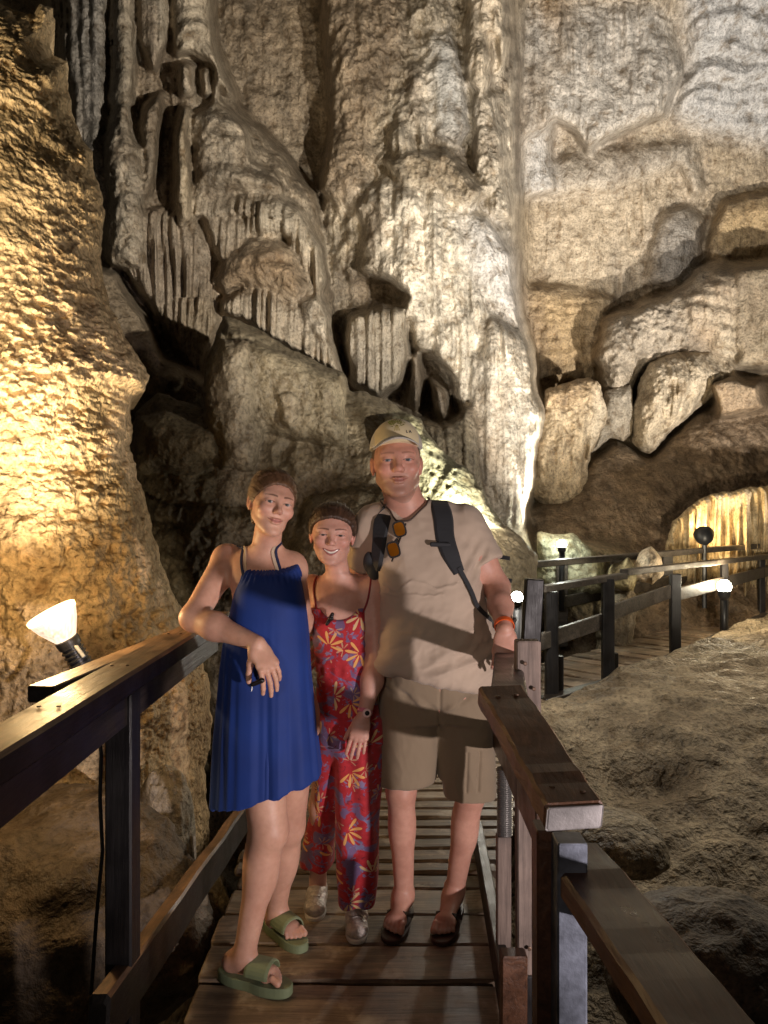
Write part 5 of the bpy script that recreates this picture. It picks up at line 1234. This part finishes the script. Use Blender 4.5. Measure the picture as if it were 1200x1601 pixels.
# cord strap trailing off the shoulder, tied bow at the neckline
MB().tube([V(-.050, 2.73, 1.30), V(-.005, 2.72, 1.245), V(.008, 2.70, 1.16), V(.016, 2.70, 1.08), V(.02, 2.72, 1.04)], .0035, 8).build('bag_strap', M_rs, RG, smooth=True)
b0 = at(516, 967, 2.64); S = Sdf(); S.cone(b0, b0+V(.008, -.004, .016), .008, .007, .004); S.cone(b0, b0+V(-.012, -.004, -.02), .009, .006, .004); S.ell(b0+V(.003, -.006, 0), (.01, .007, .008), .004)
o = cloth_object('sunglasses', S, b0-.04, b0+.04, .002, M_frame, None); tag(o, 'small dark folded sunglasses hooked on the neckline of the red jumpsuit', 'sunglasses')
# watch
wc = w3+(e3-w3)*.10; band(RG, wc, w3-e3, .0262, .014, plain('pink_band', (.55, .16, .22), .5), 'watch_strap')
fc = wc+V(.008, -.029, .004); mb = MB(); 
def disc(c, n_, r, t_, name, mat, parent, N=24):
    x, y, d = frame_to0(V(*n_)/np.linalg.norm(n_)); vs = []; 
    for tt, rr in ((0, r), (t_*.7, r), (t_, r*.85)):
        for k_ in range(N): a = 2*math.pi*k_/N; vs.append(c+d*tt+(x*math.cos(a)+y*math.sin(a))*rr)
    fs = [tuple(range(N))[::-1], tuple(2*N+k_ for k_ in range(N))]+[(r_*N+k_, r_*N+(k_+1) % N, (r_+1)*N+(k_+1) % N, (r_+1)*N+k_) for r_ in range(2) for k_ in range(N)]
    o = meshobj(name, np.array(vs), fs, mat, parent, smooth=False); bm_fix(o); return o
wo = disc(fc, (.15, -1, .15), .0150, .006, 'watch', plain('rose_case', (.75, .50, .46), .3), RG); disc(fc+V(.001, -.0062, .001), (.15, -1, .15), .0085, .0012, 'watch_face', M_frame, wo)
# silver trainers
M_silv = plain('silver_cloth', (.62, .55, .50), .35, .35, 70, .7, .35, bd=.01); M_white = plain('white_rubber', (.62, .58, .54), .6)
for hp, kn, an, he, to, sd in legs_r:
    dd_ = (to-he)/np.linalg.norm(to-he); he = V(he[0], he[1], 0); to = V(to[0], to[1], 0)
    S = Sdf(); S.cone(he+dd_*.03+V(0, 0, .045), he+dd_*.09+V(0, 0, .05), .036, .036, .02); S.cone(he+dd_*.09+V(0, 0, .048), to-dd_*.03+V(0, 0, .034), .038, .030, .02, flat=(0, 0, 1), ff=1.1); S.ell(to-dd_*.035+V(0, 0, .035), (.040, .040, .026), .02)
    S.cone(an+V(0, 0, .05), an, .040, .034, .01, 's')
    o = cloth_object('shoe', S, he-V(.09, .3, .03), he+V(.09, .08, .12), .0032, M_silv, RG, lambda v, n: .002*ridged(v[:, 0]*30, v[:, 1]*30, v[:, 2]*30, 2))
    sole(he-dd_*.008, to+dd_*.012, .001, .018, .088, M_white, 'shoe_sole', o)
    mb = MB(); t = np.cross(V(0, 0, 1), dd_)
    for k_ in range(4): p = he+dd_*(.095+.022*k_)+V(0, 0, .082-.007*k_); mb.tube([p-t*.018, p+V(0, 0, .004), p+t*.018], .0028, 6)
    mb.build('laces', M_white, o, smooth=True)
print('red', time.time()-T0)
# ================================================================ WOODWORK
Wdark = wood_mat('dark_wood', (.012, .009, .008), (.05, .036, .028), rough=.38, axis='Y')
Wdarkz = wood_mat('dark_post_wood', (.006, .005, .006), (.022, .019, .019), rough=.42, axis='Z')
Wred = wood_mat('red_brown_wood', (.10, .043, .022), (.26, .125, .065), rough=.42, axis='Y', wear=(.16, .09, .05))
Wred2 = wood_mat('dark_red_brown_wood', (.05, .022, .012), (.14, .062, .032), rough=.36, axis='Y')
Wpost = wood_mat('grey_post_wood', (.16, .115, .095), (.32, .245, .205), rough=.65, axis='Z')
Wrail = wood_mat('worn_lit_rail_wood', (.006, .0045, .0035), (.018, .013, .010), rough=.4, axis='Y'); worn_lit_top(Wrail, (24., 19., 13.))
Wdeck = wood_mat('deck_plank_wood', (.14, .10, .068), (.44, .33, .225), rough=.5, axis='X', wear=(.40, .33, .25), vary=True)
Wfar = wood_mat('far_rail_wood', (.04, .035, .034), (.15, .125, .10), rough=.42, axis='X')
Wend = plain('painted_board_end', (.38, .36, .36), .55, 0, 30, .8, .6, bd=.006)
Metal = plain('scratched_metal', (.17, .19, .24), .5, .5, 90, .3, .5, bd=.003)
Black = plain('black_plastic', (.02, .02, .022), .4, 0, 60, .2)
Rubber = plain('black_cable', (.012, .012, .012), .5)

# ---- near walkway deck: every plank a part of the walkway
deck = empty('walkway', (0, 3, 0), 'wooden plank walkway the family of three is standing on', 'walkway')
rx = lambda y: .28+.05*(y-2.24)/1.0 if y < 2.9 else .31+.30*(y-2.9)
y = 1.15; k = 0
while y < 6.1:
    w = random.uniform(.10, .13) if y > 2.95 else random.uniform(.2, .235)
    x0 = -.62+random.uniform(-.015, .01); x1 = rx(y)+.11+random.uniform(-.01, .015)
    if y > 3.1: x0 -= .03
    mb = MB(); tz = -.018+random.uniform(-.006, .004)
    mb.beam((x0, y+w/2, tz), (x1, y+w/2+random.uniform(-.008, .008), tz+random.uniform(-.004, .004)), w-random.uniform(.010, .022), .036, bev=.008 if y < 2.9 else .017, jit=.0022, seg=12)
    mb.build('plank', Wdeck, deck); y += w; k += 1
mb = MB(); mb.beam((-.54, 1.1, -.12), (-.54, 6.0, -.12), .08, .16, bev=.006); mb.build('bearer', Wdark, deck)
mb = MB(); mb.beam((.26, 1.1, -.12), (.34, 6.0, -.12), .08, .16, bev=.006); mb.build('bearer', Wdark, deck)

# ---- left railing
L = empty('railing', (-.67, 1.9, 0), 'dark wooden railing on the left with a worn top the girl in blue leans on', 'railing')
P0 = V(-.69, .25, 1.125); P1 = V(-.66, 2.95, 1.125)
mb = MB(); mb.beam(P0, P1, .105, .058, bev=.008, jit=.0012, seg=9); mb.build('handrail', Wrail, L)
for (px, yy) in ((192, 1.92),):
    x = (px-600)/F*yy if yy < 2.5 else -.665
    mb = MB(); mb.beam((x, yy, -.75), (x, yy, 1.095), .068, .075, up=(0, 1, 0), bev=.005, jit=.001, seg=6); mb.build('post', Wdarkz, L)
mb = MB(); mb.beam(at(150, 1605, 1.72), at(388, 1268, 3.55), .05, .13, bev=.008, jit=.003, seg=9); mb.build('lower_rail', Wrail, L)
mb = MB(); mb.beam((-.675, .3, 1.05), (-.665, 2.9, 1.05), .03, .09, bev=.004); mb.build('side_board', Wdark, L)
o = MB().beam(at(62, 1086, 1.95), at(296, 988, 2.98), .075, .045, bev=.004, jit=.001, seg=5).build('timber_board', Wrail); tag(o, 'short yellow-lit board beyond the left handrail in front of the floodlight', 'board')

# ---- right railing near the camera
R = empty('railing', (.4, 2.1, 0), 'reddish brown wooden railing on the right with a pale painted board end', 'railing')
a = at(781, 1086, 1.57); b = at(897, 1277, 1.17); RA = a; RB = b
mb = MB(); mb.beam(a, b, .096, .044, bev=.005, jit=.0018, seg=14); mb.build('handrail', Wred, R)
d = (b-a)/np.linalg.norm(b-a)
MB().beam(b+d*.0005, b+d*.0035, .0935, .0415, bev=.003).build('board_end', Wend, R)
a2 = at(890, 1290, 1.36)-V(0, 0, .052); b2 = V(.415, .12, .98)
mb = MB(); mb.beam(a2, b2, .112, .045, bev=.007, jit=.0018, seg=20); mb.build('handrail', Wred2, R)
mb = MB(); mb.beam(a2+V(-.005, .0, -.036), b2+V(-.005, 0, -.036), .05, .026, bev=.004); mb.build('side_board', Wred2, R)
Yp = 2.08; xt = (824-600)/F*Yp
mb = MB(); mb.beam((xt+.004, Yp, .26), (xt, Yp, 1.19), .068, .045, up=(0, 1, 0), bev=.004, jit=.0008, seg=7); mb.build('post', Wpost, R)
mb = MB(); mb.beam((xt, Yp, -.4), (xt, Yp, .26), .064, .056, up=(0, 1, 0), bev=.004, jit=.0008, seg=3); mb.build('post', Wdarkz, R)
# leaning dark post behind the hand
mb = MB(); mb.beam(at(822, 1120, 3.05), at(835, 905, 3.05), .072, .06, up=(0, 1, 0), bev=.004); mb.build('post', Wdarkz, R)
# mid rail below the handrail: its shadow bars fall on the group
mb = MB(); mb.beam(V(.372, 1.74, .80), V(.425, 2.9, .715), .03, .095, bev=.004, jit=.001, seg=5); mb.build('mid_rail', Wred2, R)
# rail the man holds
mb = MB(); mb.beam(at(770, 1100, 1.62)+V(.035,0,-.01), at(793, 1010, 2.95), .085, .05, bev=.005, jit=.001, seg=5); mb.build('handrail', Wdark, R)
# dark upright boards beside the deck
mb = MB(); mb.beam((.345, 2.0, -.5), (.35, 2.0, .36), .07, .045, up=(0, 1, 0), bev=.004); mb.build('side_board', Wred2, R)
mb = MB(); mb.beam((.335, 1.5, .07), (.43, 3.4, .07), .04, .12, bev=.004); mb.build('kick_board', Wdark, R)
# metal faced post under the near rail
x = (889-600)/F*1.25
mb = MB(); mb.beam((x, 1.25, -.3), (x, 1.25, 1.0), .05, .05, up=(0, 1, 0), bev=.003, jit=.0006, seg=8); mb.build('metal_post', Metal, R)
x = (858-600)/F*1.3
mb = MB(); mb.beam((x, 1.3, -.3), (x-.004, 1.3, 1.0), .045, .05, up=(0, 1, 0), bev=.003); mb.build('post', Wred2, R)
# threaded sleeve post between deck and post
Ys = 2.45; xs = (789-600)/F*Ys
pts = []; rr = []
z = .48
while z < .70: pts += [(xs, Ys, z), (xs, Ys, z+.0035)]; rr += [.0225, .0265]; z += .007
MB().tube(pts, rr, 20).build('threaded_sleeve', plain('ribbed_metal', (.30, .29, .28), .35, .7, 60, .2), R)
mb = MB(); mb.beam((xs-.005, Ys, -.2), (xs-.005, Ys, .48), .045, .045, up=(0, 1, 0), bev=.003); mb.build('post', Wpost, R)

# ---- far walkway running to the right
FW = empty('walkway', (2.5, 7, 0), 'far plank walkway crossing to the right beyond the man', 'walkway')
dr = V(.7071, .7071, 0); nr = V(-.7071, .7071, 0)
for k in range(46):
    t = -1.0+k*.2; c = V(1.52, 6.22, -.02)+dr*t; zz = .05*math.sin(k*2.1)*.15+.03*max(0, t)*.3
    mb = MB(); mb.beam(c+V(0, 0, zz)-nr*.02, c+nr*.85+V(0, 0, zz), .185, .045, bev=.012, jit=.003, seg=4); mb.build('plank', Wdeck, FW)
mb = MB(); mb.beam(V(1.5, 6.18, -.11), V(1.5, 6.18, -.11)+dr*8, .06, .14, bev=.005); mb.build('bearer', Wdark, FW)
FR = empty('railing', (2.2, 7, 0), 'far front railing of dark posts and rails beside the glowing post lamp', 'railing')
fp = [(862, 6.25, 925, 1092), (950, 6.75, 905, 1082), (1055, 7.85, 897, 1034), (1132, 8.9, 880, 1006), (1190, 9.9, 868, 975)]
tops = []
for (px, yy, y0, y1) in fp:
    A = at(px, y1, yy); B = at(px, y0, yy); B[0] = A[0]
    wd = .105 if px < 1100 else .075
    MB().beam(A, B, wd, .08, up=(0, 1, 0), bev=.008, jit=.002, seg=5).build('post', Wdarkz, FR); tops.append(B)
    if px < 960: MB().beam(A+V(.09, .1, 0), A+V(.09, .1, .34), .06, .06, up=(0, 1, 0), bev=.004).build('post_brace', Wdarkz, FR)
A = at(846, 921, 6.1); B = at(1215, 868, 10.2); M_ = at(975, 900, 7.0)
MB().beam(A, M_, .09, .055, bev=.006, jit=.002, seg=4).build('handrail', Wfar, FR)
MB().beam(M_+V(.0, 0, .03), B, .09, .06, bev=.006, jit=.002, seg=6).build('handrail', Wfar, FR)
for (p, q) in (((846, 1003, 6.15), (950, 968, 6.85)), ((950, 960, 6.85), (1055, 922, 7.95)), ((1055, 930, 7.95), (1200, 893, 10.0))):
    MB().beam(at(*p), at(*q), .04, .14, bev=.006, jit=.002, seg=4).build('mid_rail', Wfar, FR)
MB().beam(at(846, 1096, 6.1)-V(0, 0, .02), at(978, 1060, 6.75)-V(0, 0, .02), .12, .09, bev=.006).build('base_beam', Wdark, FR)
MB().beam(at(1000, 1052, 7.2), at(1200, 962, 9.9), .08, .09, bev=.006).build('base_beam', Wfar, FR)
BR = empty('railing', (2.6, 9, 0), 'far back railing with a long pale top rail in front of the lit rocks', 'railing')
for px, yy, y0, y1 in ((878, 8.9, 882, 1010), (962, 9.8, 876, 985), (1043, 10.2, 868, 950), (1088, 10.4, 862, 950)):
    A = at(px, y1, yy); B = at(px, y0, yy); B[0] = A[0]
    MB().beam(A, B, .13, .08, up=(0, 1, 0), bev=.008).build('post', Wfar, BR)
MB().beam(at(815, 884, 7.9), at(1215, 851, 10.6), .10, .07, bev=.008, jit=.002, seg=6).build('handrail', Wfar, BR)
MB().beam(at(846, 948, 8.6), at(1060, 905, 10.2), .05, .14, bev=.008, jit=.002, seg=5).build('mid_rail', Wfar, BR)
MB().beam(at(1043, 915, 10.2), at(1200, 885, 11.), .05, .16, bev=.008, jit=.002, seg=5).build('mid_rail', Wfar, BR)

# ================================================================ LAMPS
GlowW = emit('warm_bulb_glow', (1., .82, .52), 14.); GlowC = emit('white_bulb_glow', (.95, 1., .93), 60.); GlowY = emit('warm_white_bulb_glow', (1., .93, .72), 60.)
def frame_to(d):
    d = np.array(d, float); d /= np.linalg.norm(d); x = np.cross(d, V(0, 0, 1) if abs(d[2]) < .95 else V(1, 0, 0)); x /= np.linalg.norm(x); return x, np.cross(x, d), d
def lathe(mb, c, d, prof, n=36):
    x, y, d = frame_to(d); vs = []; fs = []
    for (t, r) in prof:
        for k in range(n): a = 2*math.pi*k/n; vs.append(np.array(c)+d*t+(x*math.cos(a)+y*math.sin(a))*r)
    for i in range(len(prof)-1):
        for k in range(n): fs.append((i*n+k, i*n+(k+1) % n, (i+1)*n+(k+1) % n, (i+1)*n+k))
    return mb.add(vs, fs)
# big warm floodlight: flared ribbed glass reflector on a black ribbed socket
Yl = 2.75
c0 = at(104, 1000, Yl); c1 = at(80, 948, Yl)-V(0, .03, 0); dd = (c1-c0)/np.linalg.norm(c1-c0)
FL = empty('floodlight', c0-V(0, 0, .12), 'glowing warm floodlight with flared glass reflector and black socket at the left', 'floodlight')
mb = MB(); lathe(mb, c0, dd, [(-.02, .030), (0, .036), (.03, .054), (.065, .073), (.092, .084), (.110, .089), (.116, .089), (.120, .084)])
glass = bpy.data.materials.new('ribbed_reflector_glass'); glass.use_nodes = True; nt = glass.node_tree; b = nt.nodes['Principled BSDF']
b.inputs['Base Color'].default_value = (.9, .8, .72, 1); b.inputs['Roughness'].default_value = .25; b.inputs['Emission Color'].default_value = (1., .74, .54, 1)
v = coords(nt); lw = tnoise(nt, coords(nt, (1, 1, .12)), 110, 2, .5)
nt.links.new(ramp(nt, lw, [(.35, .75), (.65, 1.7)]), b.inputs['Emission Strength'])
mb.build('reflector', glass, FL, smooth=True)
mb = MB(); lathe(mb, c0, dd, [(.1165, .0), (.1165, .083)]); mb.build('lens', GlowW, FL, smooth=True)
mb = MB(); lathe(mb, c0, dd, [(.104, .0895), (.118, .0915), (.122, .0855)]); mb.build('lens_rim', emit('rim_glow', (1., .72, .3), 5.), FL, smooth=True)
mb = MB(); prof = [(-.135, .0), (-.135, .034)]
for k in range(6): prof += [(-.13+k*.018, .036), (-.122+k*.018, .036), (-.119+k*.018, .042), (-.115+k*.018, .042)]
prof += [(-.012, .044), (.002, .044), (.006, .038)]
lathe(mb, c0, dd, prof); mb.build('socket', Black, FL, smooth=False)
MB().tube([c0-dd*.12, c0-dd*.17+V(.01, 0, -.02), c0-V(-.03, 0, .3)], .012, 10).build('bracket', Black, FL, smooth=True)
MB().beam(c0-dd*.02+V(.035, -.03, 0), c0-dd*.07+V(.045, -.035, 0), .02, .012).build('hinge_clip', plain('grey_clip', (.5, .5, .48), .4), FL)
# cable down the left
pts = [at(152, 1110, 2.05), at(158, 1180, 2.05), at(156, 1250, 2.05), at(160, 1330, 2.05), at(150, 1440, 2.05), at(142, 1560, 2.05), at(140, 1640, 2.05)]
o = MB().tube(pts, .0055, 8).build('cable', Rubber, smooth=True); tag(o, 'black cable hanging down left of the left railing post', 'cable')

# bolt heads and screws in the woodwork
Bolt = plain('rusty_bolt', (.16, .10, .07), .5, .6, 90, .3)
def bolts(pts, n_, parent, r=.009):
    mb = MB()
    for p in pts:
        x, y, d = frame_to(n_); c = V(*p); vs = []
        for t_, rr in ((0, 1), (.6, 1), (1., .6)):
            for k in range(8): a = 2*math.pi*k/8; vs.append(c+d*r*.5*t_+(x*math.cos(a)+y*math.sin(a))*r*rr)
        fs = [(i*8+k, i*8+(k+1) % 8, (i+1)*8+(k+1) % 8, (i+1)*8+k) for i in range(2) for k in range(8)]+[tuple(16+k for k in range(8))]
        mb.add(vs, fs)
    mb.build('bolt', Bolt, parent)
bolts([(xt-.012, Yp-.031, 1.13), (xt+.012, Yp-.031, 1.06), (xt, Yp-.031, .76), (xt, Yp-.031, .34)], V(0, -1, 0), R, .006)
bolts([RA+(RB-RA)*t+V(sx_, 0, .0225) for t, sx_ in ((.12, .02), (.14, -.02), (.93, .025), (.90, -.02))], V(0, 0, 1), R, .005)
bolts([(-.68+dx, yy, 1.155) for yy in (.9, 1.5, 1.9, 2.4) for dx in (-.02, .02)], V(0, 0, 1), L, .005)
def lamp(name, label, pos, r, mat, base=None, postz=None):
    E = empty(name, pos, label, 'lamp')
    n = 20; mb = MB(); lathe(mb, V(*pos), V(0, -.25, 1), [(-r, .002), (-r*.9, r*.45), (-r*.5, r*.87), (0, r), (r*.5, r*.87), (r*.85, r*.5), (r, .002)], n); mb.build('bulb', mat, E, smooth=True)
    mb = MB(); lathe(mb, V(*pos), V(0, 0, -1), [(r*.6, r*.9), (r*1.3, r*.85), (r*1.9, r*.5), (r*1.9, 0)], n); mb.build('socket', Black, E, smooth=True)
    if postz is not None: MB().tube([V(pos[0], pos[1], pos[2]-r*1.5), V(pos[0], pos[1], postz)], .035, 10).build('lamp_post', Black, E, smooth=True)
    return E
pA = at(808, 934, 5.2); lamp('spot_lamp', 'blazing white lamp just right of the man elbow', pA, .042, GlowC, postz=-.3)
pB = at(878, 851, 8.6); lamp('spot_lamp', 'white lamp shining on the flat-topped rock above the back railing', pB, .055, GlowC, postz=.4)
pC = at(1132, 917, 8.55); lamp('post_lamp', 'round glowing warm white lamp on a short dark post by the front railing', pC, .080, GlowY, postz=.0)
# dark floodlight housing seen from behind, aimed at the curtain
pD = at(1101, 842, 9.6)
E = empty('floodlight', pD, 'small dark floodlight aimed away at the stalactite curtain', 'floodlight')
mb = MB(); lathe(mb, pD, V(.25, .75, .45), [(-.07, .0), (-.07, .06), (.02, .11), (.10, .13), (.10, .0)], 20); mb.build('housing', Black, E, smooth=True)
MB().tube([pD-V(0, 0, .08), pD-V(0, 0, .9)], .03, 8).build('lamp_post', Black, E)

# real light from each lamp
def spot(name, pos, target, power, col, ang=60, blend=.6, r=.05):
    l = bpy.data.lights.new(name, 'SPOT'); l.energy = power; l.color = col; l.spot_size = math.radians(ang); l.spot_blend = blend; l.shadow_soft_size = r
    o = bpy.data.objects.new(name, l); COL.objects.link(o); o.location = tuple(pos)
    o.rotation_euler = (Vector(target)-Vector(pos)).to_track_quat('-Z', 'Y').to_euler(); return o
def point(name, pos, power, col, r=.05):
    l = bpy.data.lights.new(name, 'POINT'); l.energy = power; l.color = col; l.shadow_soft_size = r
    o = bpy.data.objects.new(name, l); COL.objects.link(o); o.location = tuple(pos); return o
WARM = (1., .66, .30); WHITE = (1., .93, .82); COOL = (.92, .97, 1.); YEL = (1., .80, .50)
lc = c0+dd*.15
PALEW = (1., .82, .55)
spot('floodlight_beam', lc+V(.02, -.02, 0), at(60, 300, 3.6), 210, PALEW, 100, 1., .06)
point('floodlight_glow', lc+V(.0, -.05, .02), 9, WARM, .06)
point('white_lamp_glow', pA+V(0, .0, .07), 45, WHITE, .05)
spot('white_lamp_beam', pA+V(0, .05, .08), at(690, 380, 10), 900, WHITE, 75, .9, .06)
spot('rock_lamp_beam', pB+V(0, .12, .08), at(780, 600, 10), 700, WHITE, 90, .9, .06)
point('rock_lamp_glow', pB+V(0, -.02, .1), 18, (.95, 1., .85), .06)
point('post_lamp_glow', pC+V(0, -.02, .12), 45, YEL, .1)
spot('curtain_beam', pD+V(.05, .14, .1), at(1150, 790, 10.8), 110, (1., .74, .38), 120, .8, .06)
# unseen spots added to stand in for the cave's other floods, without fixtures
spot('golden_beam', V(-1.9, .1, 1.0), at(60, 150, 3.9), 680, PALEW, 60, 1., .06)
point('rail_fill_glow', c0+dd*.12+V(.10, -.22, .12), 14, WARM, .05)  # fill light added beside the floodlight to brighten the left handrail
spot('drapery_beam', V(3.4, 1.2, 1.75), at(300, 190, 9.5), 3700, (1., .93, .83), 52, 1., .06)
spot('pillar_beam', V(3.6, 1.6, 1.4), at(720, 560, 9.6), 1350, (1., .95, .88), 40, 1., .06)
spot('wall_beam', V(6.2, 6.5, .6), at(980, 230, 13.), 3800, (1., .94, .86), 80, 1., .08)
spot('high_wall_beam', V(3.0, 5.0, .8), at(1000, 60, 12.), 2200, (.95, .95, 1.), 60, 1., .1)
spot('slope_beam', V(3.0, 5.5, .9), at(1090, 600, 12.), 500, (1., .88, .68), 90, 1., .1)
spot('ledge_beam', V(-1.3, 4.2, .3), at(400, 640, 6.8), 45, (1., .84, .58), 120, 1., .1)
spot('ground_beam', V(5.2, 6.2, 3.2), V(2.1, 5.6, 0), 330, (1., .88, .70), 72, 1., .15)
# visitor-side lamp, low to the right behind the camera; the right railing throws its bars
KL = V(2.1, -.3, .55)
spot('front_lamp_beam', KL, V(-.06, 2.62, .96), 380, (1., .86, .84), 44, .8, .05)
spot('added_front_fill', V(-.9, -3.0, 2.3), V(.0, 2.7, 1.3), 175, (1., .82, .70), 27, .9, .35)  # soft fill added for the faces, from an unseen source
